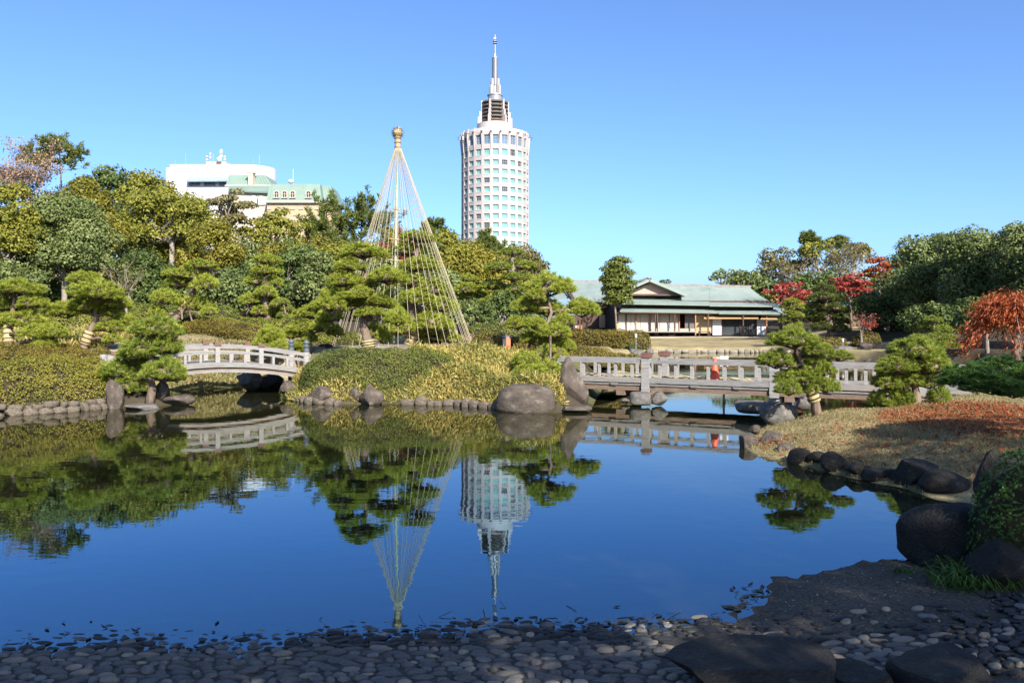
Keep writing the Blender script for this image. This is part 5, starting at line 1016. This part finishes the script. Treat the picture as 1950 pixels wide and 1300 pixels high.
r_ = random.Random(99)
for tier, (d, y0, hh, xs_) in enumerate([(58, 455, 120, range(-30, 620, 72)), (54, 515, 120, range(-50, 1000, 66)), (49, 562, 100, range(-40, 980, 70))]):
    for i, px in enumerate(xs_):
        if tier == 0 and px > 330: continue
        m_ = ('l_olive', 'l_olive', 'l_grey', 'l_dark', 'l_yellow', 'l_olive')[r_.randrange(6)] if tier < 2 else ('l_dark', 'l_grey', 'l_olive')[r_.randrange(3)]; cn = {'l_dark': 'dark green', 'l_olive': 'olive', 'l_grey': 'grey-green', 'l_yellow': 'yellowish'}[m_]; tn = ('upper', 'middle', 'lowest')[tier]
        y = y0 + r_.randint(-14, 14) + (18 if px > 820 else 0)
        T(f'{cn} evergreen in the {tn} tier of the wooded hill', px + r_.randint(-14, 14), y, d + r_.uniform(-1.5, 1.5), 124, hh, m_, 200 + tier * 30 + i, K=20, limbs=3, group=f'{cn} trees of the {tn} hill tier', leaf=d * .0042, cr=(.34, .5))
for tier, (d, y0, hh, xs_) in enumerate([(88, 545, 70, range(1430, 1700, 80)), (60, 585, 90, range(1575, 1990, 84)), (50, 620, 80, range(1690, 1990, 80)), (64, 530, 110, range(1720, 1990, 90))]):
    for i, px in enumerate(xs_):
        m_ = ('l_dark', 'l_grey', 'l_olive')[r_.randrange(3)] if tier == 0 else 'l_dark'; cn = {'l_dark': 'dark green', 'l_olive': 'olive', 'l_grey': 'grey-green'}[m_]; tn = ('behind the teahouse corner', 'below the red maples', 'at the foot of the dark wood', 'deep in the dark wood')[tier]
        T(f'{cn} evergreen {tn}', px + r_.randint(-10, 10), y0 + r_.randint(-10, 10), d + r_.uniform(-1.5, 1.5), 112, hh, m_, 300 + tier * 20 + i, K=18, limbs=3, group=f'{cn} trees {tn}', leaf=d * .0042, cr=(.34, .5))
# ------------------------------------------------------------------ trees on the teahouse side
T('low grey-green tree line end behind the teahouse ridge', 1375, 528, 92, 80, 36, 'l_grey', 101, K=22)
T('olive evergreen behind the teahouse roof end', 1425, 535, 92, 90, 56, 'l_olive', 102, K=26)
T('spreading grey-limbed evergreen above the teahouse roof end', 1490, 505, 78, 100, 80, 'l_brown', 103, K=30, limbs=20)
sprig_pine('wild pine tip above the grey-limbed evergreen', 1540, 466, 82, 46, 36, 'n_wild', 104, K=18)
sprig_pine('second wild pine tip above the brown hillside', 1592, 468, 82, 40, 32, 'n_wild', 105, K=16)
T('olive evergreen on the brown hillside top', 1560, 492, 76, 110, 66, 'l_olive', 106, K=26)
bare_tree('leafless grey-brown tree on the hillside', 1520, 520, 70, 90, 80, 'l_brown', 107, 400, twigs=160)
bare_tree('leafless pale tree above the red maples', 1600, 505, 70, 100, 70, 'l_brown', 108, 900, twigs=160)
T('brown-olive evergreen above the red maples', 1625, 490, 74, 90, 60, 'l_brown', 109, K=24)
T('dark evergreen between the two red maples', 1560, 545, 66, 90, 70, 'l_dark', 110)
T('dark evergreen behind the teahouse corner', 1450, 560, 90, 80, 60, 'l_dark', 111)
T('crimson maple beside the teahouse roof', 1503, 562, 60, 92, 66, 'l_red', 112, K=34, name='red_maple', flat=.5, trunk='bark', dens=.8)
T('scarlet maple below the brown hillside', 1622, 550, 56, 80, 66, 'l_red', 113, K=34, name='red_maple', flat=.5, trunk='bark', dens=.8)
T('orange maple beside the tall dark evergreen', 1676, 515, 56, 64, 56, 'l_orange', 114, K=24, name='orange_maple', flat=.5, trunk='bark', dens=.8)
T('tall dark green evergreen at the start of the dark wood', 1768, 530, 46, 150, 170, 'l_grey', 115, K=60)
T('huge dark green evergreen of the dark wood', 1875, 525, 42, 190, 180, 'l_grey', 116, K=70)
T('dark green evergreen at the end of the dark wood', 1985, 510, 38, 170, 190, 'l_grey', 117, K=50)
T('shaded evergreen behind the slim pruned pine', 1690, 585, 50, 120, 110, 'l_dark', 118)
T('shaded low evergreen behind the tiered path pine', 1790, 610, 40, 140, 80, 'l_dark', 119)
T('shaded low evergreen beside the weeping maple', 1880, 600, 36, 120, 80, 'l_dark', 120)
T('tall pale-green tree rising behind the dark wood', 1800, 475, 58, 90, 60, 'l_grey', 121)
bare_tree('leafless twiggy tree top over the dark wood', 1845, 470, 60, 60, 60, None, 122, 0, twigs=120)
bare_tree('small red sapling with white trunk supports beside the far rocks', 1640, 618, 43, 60, 34, 'l_red', 123, 260, twigs=60, name='maple_sapling')
# weeping maple
def weeping(label, px, py, d, w, h, seed):
    rng = np.random.default_rng(seed); C = np.array(W(px, py, d)); rx, rz = w / 2 * d / F, h / 2 * d / F; g = H(C[0], C[1]); t = thing('weeping_maple', label, 'tree', (C[0], C[1], g)); top_ = C[2] + rz - g; tb = MB(); mb = MB()
    tb.tube([(0, 0, -.1), (.15, 0, top_ * .4), (-.05, 0, top_ * .8)], [.12, .09, .06], 8)
    for i in range(46):
        a = rng.uniform(0, 6.28); R_ = rng.uniform(.35, 1.0); e = np.array((math.cos(a) * rx * R_, math.sin(a) * rx * R_, top_ - (2 * rz) * R_ ** 1.7 * rng.uniform(.75, 1.0))); s = np.array((0, 0, top_ * .75)); md = s * .45 + e * .55; md[2] = max(s[2], e[2]) + .12 * rz
        tt = np.linspace(0, 1, 8)[:, None]; P = (1 - tt) ** 2 * s + 2 * tt * (1 - tt) * md + tt ** 2 * e; tb.tube(P, np.linspace(.03, .006, 8), 4)
        n = 330; u = rng.uniform(.25, 1.0, n); Q = np.stack([np.interp(u, tt[:, 0], P[:, k]) for k in range(3)], -1) + rng.normal(size=(n, 3)) * np.array((.12, .12, .10)) * rx; dr = np.tile(np.array((math.cos(a) * .6, math.sin(a) * .6, -.9)), (n, 1)); leaf_quads(mb, Q, dr, .085, rng, .35, .30, along=True)
    tb.build('trunk', MAT['bark'], t, smooth=True); mb.build('crown', MAT['l_orange'], t)
weeping('orange-red weeping maple above the lawn bank', 1925, 632, 17.5, 190, 170, 9)
# trees standing behind and beside the camera: their shade lies over the beach, the bank and the dark wood
T('tall evergreen behind the viewer shading the pebble beach', 0, 0, 10, 0, 0, 'l_grey', 130, loc=(4.6, -5.2, 8.2), size=(4.6, 3.6, 3.2), leaf=.16, K=46)
T('evergreen beside the beach shading the boulders and lawn bank', 0, 0, 10, 0, 0, 'l_grey', 131, loc=(11.2, -1.5, 6.6), size=(3.9, 3.4, 2.6), leaf=.16, K=46)
T('evergreen behind the viewer at the far end of the beach', 0, 0, 10, 0, 0, 'l_grey', 132, loc=(-2.6, -6.5, 8.0), size=(4.2, 3.2, 3.0), leaf=.16, K=40)
T('big evergreen beside the garden shading the dark wood', 0, 0, 10, 0, 0, 'l_grey', 133, loc=(27.2, 34.0, 5.8), size=(3.2, 3.2, 3.4), leaf=.2, K=60)

T('unseen evergreen added behind the viewer to darken the cobbles', 0, 0, 10, 0, 0, 'l_grey', 135, loc=(1.4, -3.6, 5.4), size=(4.0, 2.6, 1.9), leaf=.15, K=42)  # unseen canopy added to block sky light from the foreground
T('unseen evergreen canopy added beside the viewer to darken the beach', 0, 0, 10, 0, 0, 'l_grey', 136, loc=(-4.4, -3.4, 5.2), size=(3.6, 2.6, 1.9), leaf=.15, K=42)  # also added out of view, keeps the near beach dark
# ------------------------------------------------------------------ hedges and mounds
hedge('broad yellow-green azalea hedge above the stone edging', [gp(-60, 17.3), gp(60, 18.05), gp(140, 18.55)], 1.02, .98, 'az_olive', 1, .040, zs=[.12, .12, .10])
hedge('bronze-topped clipped hedge behind the azalea hedge', [gp(-60, 21.6), gp(60, 21.8), gp(150, 21.8)], .9, .55, 'az_brown', 2, .042, zs=[.78, .76, .66])
hedge('long green clipped hedge before the rope cone', [gp(668, 20.5), gp(720, 20.4), gp(795, 20.4)], 1.22, 1.07, 'az_green', 3, .040, zs=[.12, .12, .10], e=.75)
hedge('low green hedge at the foot of the wood behind the leaning pine', [gp(-50, 32), gp(120, 31.5), gp(300, 33)], .9, .65, 'az_clip', 24, .065)
hedge('second green hedge higher up at the foot of the wood', [gp(-50, 39), gp(200, 39), gp(420, 40)], 1.0, .8, 'az_green', 25, .08)
hedge('bronze mound hedge behind the marker post', [gp(935, 25.0), gp(985, 25.0)], .65, .48, 'az_brown', 4, .05)
hedge('bronze-green clipped hedge behind the flat bridge end', [gp(1085, 24.5), gp(1130, 25.0), gp(1175, 25.5)], .75, .56, 'az_brown', 5, .05, zs=[.62, .52, .34])
hedge('long flat-topped hedge before the teahouse terrace', [gp(1110, 44), gp(1160, 43), gp(1205, 42.2)], .9, .95, 'az_brown', 6, .08, zs=[.5, .45, .45])
hedge('dark boxy hedge beyond the marker post', [gp(905, 33), gp(1005, 34)], .5, .55, 'az_green', 7, .07)
hedge('curving bronze hedge along the lawn behind the arched bridge', [gp(355, 31), gp(400, 29.5), gp(445, 28), gp(478, 27)], .55, .52, 'az_brown', 8, .055)
hedge('broad low green mound on the slope behind the bronze hedge', [gp(420, 34), gp(500, 32), gp(560, 31)], 1.3, .55, 'az_clip', 9, .065)
hedge('rust-red low shrub mat on the green mound', [gp(428, 37.5), gp(478, 36.5)], .7, .36, 'az_rust', 10, .06)
hedge('green clipped hedge behind the low spreading pine', [gp(600, 27.5), gp(660, 27.5)], .5, .42, 'az_clip', 11, .05)
hedge('bronze mound beside the far cascade under the tall cloud pine', [gp(1570, 43.5), gp(1592, 43.5)], .55, .55, 'az_brown', 12, .08)
hedge('bronze mound behind the dark far rock', [gp(1642, 43.5), gp(1656, 43.5)], .55, .6, 'az_brown', 13, .08)
hedge('yellow-green shrub on the path before the dark wood', [gp(1830, 31), gp(1842, 31)], .5, .55, 'sasa', 14, .09)
hedge('pale green low hedge before the teahouse wing', [gp(1100, 52), gp(1150, 52)], .6, .6, 'az_clip', 15, .09)
hedge('round dark green bush among the far pond rocks', [gp(1206, 38.6), gp(1214, 38.6)], .32, .42, 'l_dark', 16, .07, cat='bush', name='round_bush')
hedge('small bronze bush beside the round dark bush', [gp(1186, 39.2), gp(1190, 39.2)], .22, .3, 'az_brown', 17, .06, cat='bush', name='round_bush')
hedge('small golden clipped pine-like bush below the propped pine', [gp(287, 27.5), gp(292, 27.5)], .30, .50, 'az_olive', 18, .06, cat='bush', name='round_bush')
hedge('bright round clipped bush inside the rope cone', [gp(818, 28.2), gp(826, 28.2)], .28, .7, 'az_clip', 19, .06, cat='bush', name='round_bush')
hedge('red azalea bush at the foot of the tall tiered pine', [gp(503, 39), gp(507, 39)], .35, .6, 'l_red', 20, .08, cat='bush', name='red_bush')
hedge('small red bush beneath the dark camellia', [gp(456, 41), gp(460, 41)], .3, .5, 'l_red', 21, .08, cat='bush', name='red_bush', dens=.6)
hedge('glossy dark shrub beside the leaning dark rock', [gp(1945, 5.9), gp(1990, 5.9)], .34, .95, 'grass', 22, .034, cat='bush', name='garden_shrub', e=.8, lump=.08, dens=.8)
hedge('dry twiggy shrub beside the rope cone pegs', [gp(880, 29.5), gp(890, 29.5)], .4, .35, 'l_pink', 23, .05, cat='bush', name='dry_shrub', dens=.5)

# ------------------------------------------------------------------ ground covers and grasses
def cover(label, name, boxes, mt, n, ls, seed, hgt=.3, asp=.2, up=.8, cat='grass', lean=.6):
    """low leafy cover spread over patches [(px0,px1,d0,d1)] of the ground"""
    rng = np.random.default_rng(seed); mb = MB(); tot = sum((b[1] - b[0]) * (b[3] - b[2]) for b in boxes)
    for (x0, x1, d0, d1) in boxes:
        k = int(n * (x1 - x0) * (d1 - d0) / tot); px = rng.uniform(x0, x1, k); d = rng.uniform(d0, d1, k); x = (px - CX) * d / F; z, sd, _ = terrain(x, d, True); ok = sd < -.05
        x, d, z, sd = x[ok], d[ok], z[ok], sd[ok]; k = len(x); mound = hgt * (.55 + .45 * np.sin(x * 2.3 + 1) * np.cos(d * 2.1)) * np.clip(-sd / .5, .35, 1); P = np.stack([x, d, z + mound * rng.uniform(.1, 1.0, k)], -1); N = nrm(rng.normal(size=(k, 3)) * lean + np.array((0, -.25, up)))
        leaf_quads(mb, P, N, ls, rng, .5, asp, along=True, v=np.clip(rng.normal(.5, .28, k) + .15 * np.sin(x * 3 + d * 2), 0, 1))
    return mb.build(name, MAT[mt], kind='stuff', label=label, cat=cat)
cover('yellowing dwarf bamboo grass covering the island bank', 'bamboo_grass', [(780, 1075, 17.4, 23.2)], 'sasa', 34000, .13, 1, .34)
cover('dwarf bamboo grass fringe at the cove end of the island', 'bamboo_grass', [(535, 600, 19.3, 22.0), (600, 800, 18.9, 19.6)], 'sasa', 4200, .12, 2, .30)
cover('dwarf bamboo grass on the bank around the leaning pine', 'bamboo_grass', [(-40, 205, 23.0, 29.0), (205, 330, 26, 29)], 'sasa', 20000, .14, 3, .35)
cover('dry yellow grass on the cove bank under the arched bridge', 'cove_grass', [(300, 470, 22.9, 25.2)], 'reed', 12000, .14, 4, .16)
cover('short dry turf on the sunny lawn bank', 'lawn_grass', [(1410, 1960, 9.0, 16.0)], 'reed', 52000, .045, 5, .012, .16, 1.2, lean=.5)
cover('short turf blades on the lawn behind the arched bridge', 'lawn_grass', [(300, 620, 25, 29)], 'reed', 9000, .07, 6, .012, .16, 1.2, lean=.5)
cover('low weeds on the rock under the flat bridge post', 'weeds', [(1196, 1228, 18.4, 18.9)], 'grass', 10, .1, 7, .3)
def tuft(label, loc, n, L_, seed, mt='grass', name='grass_tuft', spread=.12):
    rng = np.random.default_rng(seed); mb = MB()
    for i in range(n):
        a = rng.uniform(0, 6.28); l = L_ * rng.uniform(.6, 1.1); o = np.array((rng.normal(0, spread), rng.normal(0, spread * .6), 0)); dv = np.array((math.cos(a), math.sin(a), 0)); wv = np.array((-dv[1], dv[0], 0)) * .006; P = [o + dv * l * u * .75 + np.array((0, 0, l * (1.25 * u - 1.05 * u * u))) for u in (0, .3, .6, 1.0)]
        V = []; 
        for j, p in enumerate(P): wj = wv * (1, 1, .7, .1)[j]; V += [p - wj, p + wj]
        mb.add(V, [(0, 1, 3, 2), (2, 3, 5, 4), (4, 5, 7, 6)], 0, rng.uniform(.2, .9))
    o = mb.build(name, MAT[mt], label=label, cat='grass'); o.location = loc; o["kind"] = "thing"; return o
p = W(1850, 1085, 5.75); tuft('arching green grass tuft in front of the huge dark boulder', (p[0], 5.75, .06), 240, .36, 1)
p = W(1215, 752, 18.6); tuft('green weeds growing on the blocky rock under the flat bridge', (p[0], 18.55, p[2]), 70, .16, 2, spread=.05)
p = W(1425, 760, 16.8); tuft('small green weeds on the long low rock below the bridge', (p[0], 16.7, p[2] - .02), 90, .15, 3, spread=.05)
p = W(1715, 1085, 6.2); tuft('tiny green grass sprout on the silt near the huge boulder', (p[0], 6.15, .02), 40, .12, 4, spread=.02)
p = W(1825, 1120, 5.7); tuft('small grass sprout at the upper edge of the beach', (p[0], 5.6, .05), 30, .10, 5, spread=.02)
def litter(label, name, boxes, n, ls, mt, seed, lift=.006):
    rng = np.random.default_rng(seed); mb = MB()
    for (px, py_d, rx, ry, frac) in boxes:
        k = int(n * frac); a = rng.uniform(0, 6.28, k); q = np.sqrt(rng.uniform(0, 1, k)) * rng.uniform(.6, 1.15, k); x = (px - CX) * py_d / F + rx * q * np.cos(a); y = py_d + ry * q * np.sin(a); z, sd, _ = terrain(x, y, True); ok = sd < -.15; x, y, z = x[ok], y[ok], z[ok]
        leaf_quads(mb, np.stack([x, y, z + lift + rng.uniform(0, .02, len(x))], -1), np.tile((0, 0, 1.0), (len(x), 1)), ls, rng, .25, .7)
    mb.build(name, MAT[mt], kind='stuff', label=label, cat='leaves')
litter('red fallen maple leaves spread on the shaded lawn', 'fallen_leaves', [(1900, 12.4, 1.5, 1.9, .86), (1830, 11.8, 1.9, 2.0, .09), (1560, 11.8, 1.2, 1.0, .01), (1450, 12.8, .5, .8, .015), (1700, 10.5, 1.4, .6, .01), (1900, 9.5, 1.5, .8, .015)], 24000, .055, 'litter', 3)
# ------------------------------------------------------------------ pebble beach: cobbles set in silt
MAT['bedding'] = mat('cobble_bedding', (.055, .05, .042), (.10, .09, .075), 14, .9, .2, .6, 60)
rng = np.random.default_rng(21); rr = random.Random(21)
cm_ = {}
for mt, nk in (('cobble', 4), ('cobble_warm', 3), ('cobble_dark', 4)): cm_[mt] = [rock_mesh(400 + i + len(mt) * 7, 4, 2, .05, mt) for i in range(nk)]
for l in cm_.values():
    for me in l: me.polygons.foreach_set("use_smooth", np.ones(len(me.polygons), bool)); me.name = 'cobble'
shore = MB(); sx_ = np.linspace(-4.6, 4.2, 240); sy_ = np.linspace(2.6, 5.6, 100); ax, ay = np.meshgrid(sx_, sy_); az = terrain(ax, ay) + .004; k = np.arange(24000).reshape(100, 240)
fq = np.stack([k[:-1, :-1], k[:-1, 1:], k[1:, 1:], k[1:, :-1]], -1).reshape(-1, 4)
def cobble_zone(x, y, sparse=True):
    """1 where cobbles lie: a curved strip below the silt of the bay"""
    silt = ((x - 2.3) / 1.75) ** 2 + ((y - 5.95) / 1.12) ** 2 < 1
    if sparse: silt &= ~((y < 5.35) & (np.sin(x * 37.1 + y * 91.7) > .15 + (y - 4.85) * 1.3))
    return (~silt) & (y < 5.35 + .0 * x) | (x > 3.1) & (y < 5.6)
ctr = np.stack([ax, ay], -1).reshape(-1, 2)[fq].mean(1); keep = cobble_zone(ctr[:, 0], ctr[:, 1], False); shore.add(np.stack([ax, ay, az], -1).reshape(-1, 3), fq[keep])
beach = shore.build('cobbled_shore', MAT['bedding'], kind='structure', label='cobbled pond shore in deep shade', smooth=True)
cells = []
y = 3.35
while y < 5.45:
    st = .066; x = -4.3 + rr.uniform(0, .1)
    while x < 4.0:
        w = rr.choice((.05, .07, .085, .10, .12, .14)) * rr.uniform(.85, 1.15); rough_ = x > 2.0 + (y - 3.9) * .55
        if rough_: w *= .72
        px = CX + x / y * F; py = HY + CH / y * F
        q = x + w / 2
        if -40 < px < 1990 and py < 1330 and cobble_zone(np.array([q]), np.array([y]))[0]:
            cells.append((q, y + rr.uniform(-.012, .012), w, rough_))
        x += w * 1.10
    y += st * (1.05)
size_ = sorted(range(len(cells)), key=lambda i: -cells[i][2] / cells[i][1])
big = set(size_[:300]); rest = MB()
for i, (x, y, w, rg) in enumerate(cells):
    z = H(x, y); deep = y > 4.75
    kind_ = 'cobble_dark' if (rg and rr.random() < .6) or (deep and rr.random() < .7) else ('cobble_warm' if rr.random() < (.75 if .6 < x < 2.8 else .15) else 'cobble')  # warm stones crowd one stretch, painting dappled sunlight into the colour
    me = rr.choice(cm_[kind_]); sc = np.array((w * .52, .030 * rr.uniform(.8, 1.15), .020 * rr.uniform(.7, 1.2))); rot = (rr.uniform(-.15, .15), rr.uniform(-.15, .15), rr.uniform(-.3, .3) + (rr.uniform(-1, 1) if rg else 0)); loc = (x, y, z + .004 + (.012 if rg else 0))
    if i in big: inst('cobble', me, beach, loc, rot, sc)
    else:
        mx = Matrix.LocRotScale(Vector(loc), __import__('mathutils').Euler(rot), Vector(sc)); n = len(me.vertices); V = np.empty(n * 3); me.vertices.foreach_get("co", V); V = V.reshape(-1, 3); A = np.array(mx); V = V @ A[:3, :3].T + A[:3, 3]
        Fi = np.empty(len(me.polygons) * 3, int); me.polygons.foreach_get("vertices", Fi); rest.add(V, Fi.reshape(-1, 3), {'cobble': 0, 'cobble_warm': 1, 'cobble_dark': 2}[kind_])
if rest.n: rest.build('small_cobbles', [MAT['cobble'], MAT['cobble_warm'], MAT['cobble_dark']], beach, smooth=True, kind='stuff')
sp = MB()
for i in range(2600):   # leaf scraps and grit on the silt of the little bay
    a = rr.uniform(0, 6.28); q = math.sqrt(rr.random()); x = 2.3 + 1.7 * q * math.cos(a); y = 5.75 + 1.0 * q * math.sin(a); z = H(x, y)
    if z < .004: continue
    s_ = rr.uniform(.003, .013); a = rr.uniform(0, 6.28); c, sn = math.cos(a) * s_, math.sin(a) * s_; z += .003
    sp.add([(x - c, y - sn, z), (x - sn * .6, y + c * .6, z + .003), (x + c, y + sn, z + rr.uniform(0, .01)), (x + sn * .6, y - c * .6, z + .002)], [(0, 3, 2, 1)], 0 if rr.random() < .7 else 1)
sp.build('silt_litter', [MAT['cobble_dark'], MAT['cobble_warm']], kind='stuff', label='grit and leaf scraps on the silt of the little bay', cat='debris')
# scattered pebbles, sunken leaves and twigs along the waterline
MAT['debris'] = mat('wet_debris', (.018, .015, .012), (.05, .042, .03), 20, .6, .4)
m = MB()
for i in range(420):
    t = rr.random(); x = -3.4 + 5.2 * t + rr.gauss(0, .1); yb = np.interp(x, [-3.2, -2, -1.15, -.24, .73, 1.39, 1.53, 1.94, 2.55], [4.75, 4.74, 4.85, 5.03, 5.1, 5.2, 5.5, 6.05, 6.43]); y = yb + rr.gauss(.03, .10) ; 
    if rr.random() < .05: y += rr.uniform(0, .4)
    z = max(0.0, H(x, y)) + .003; a = rr.uniform(0, 6.28); s = rr.uniform(.012, .035) * (1 if rr.random() < .85 else 1.7); c, sn = math.cos(a) * s, math.sin(a) * s
    if i % 4: m.add([(x - c, y - sn, z), (x - sn * .5, y + c * .5, z + .004), (x + c, y + sn, z + rr.uniform(0, .018)), (x + sn * .5, y - c * .5, z + .002)], [(0, 3, 2, 1)])
    else: m.tube([(x - c * 2, y - sn * 2, z), (x, y, z + rr.uniform(.0, .012)), (x + c * 2, y + sn * 2, z + rr.uniform(0, .03))], .0022, 4)
m.build('shore_debris', MAT['debris'], kind='stuff', label='dark leaves and twigs washed up along the waterline', cat='debris')
for (px, py, w) in ((905, 1191, 13), (1215, 1184, 10), (1038, 1185, 9), (858, 1210, 14), (302, 1236, 14), (348, 1236, 12), (915, 1207, 12), (390, 1240, 22), (1185, 1200, 18), (1240, 1199, 18)):
    d = CH * F / (py - HY); p = ((px - CX) * d / F, d)
    me = cm_['cobble_dark'][int(px) % 4]; inst('wet_pebble', me, None, (p[0], p[1], .004), (0, 0, px), (w / 2 * d / F, w / 2 * d / F * .8, .022), label='small dark wet pebble breaking the water near the shore', cat='pebble', group='pebbles breaking the water near the shore')
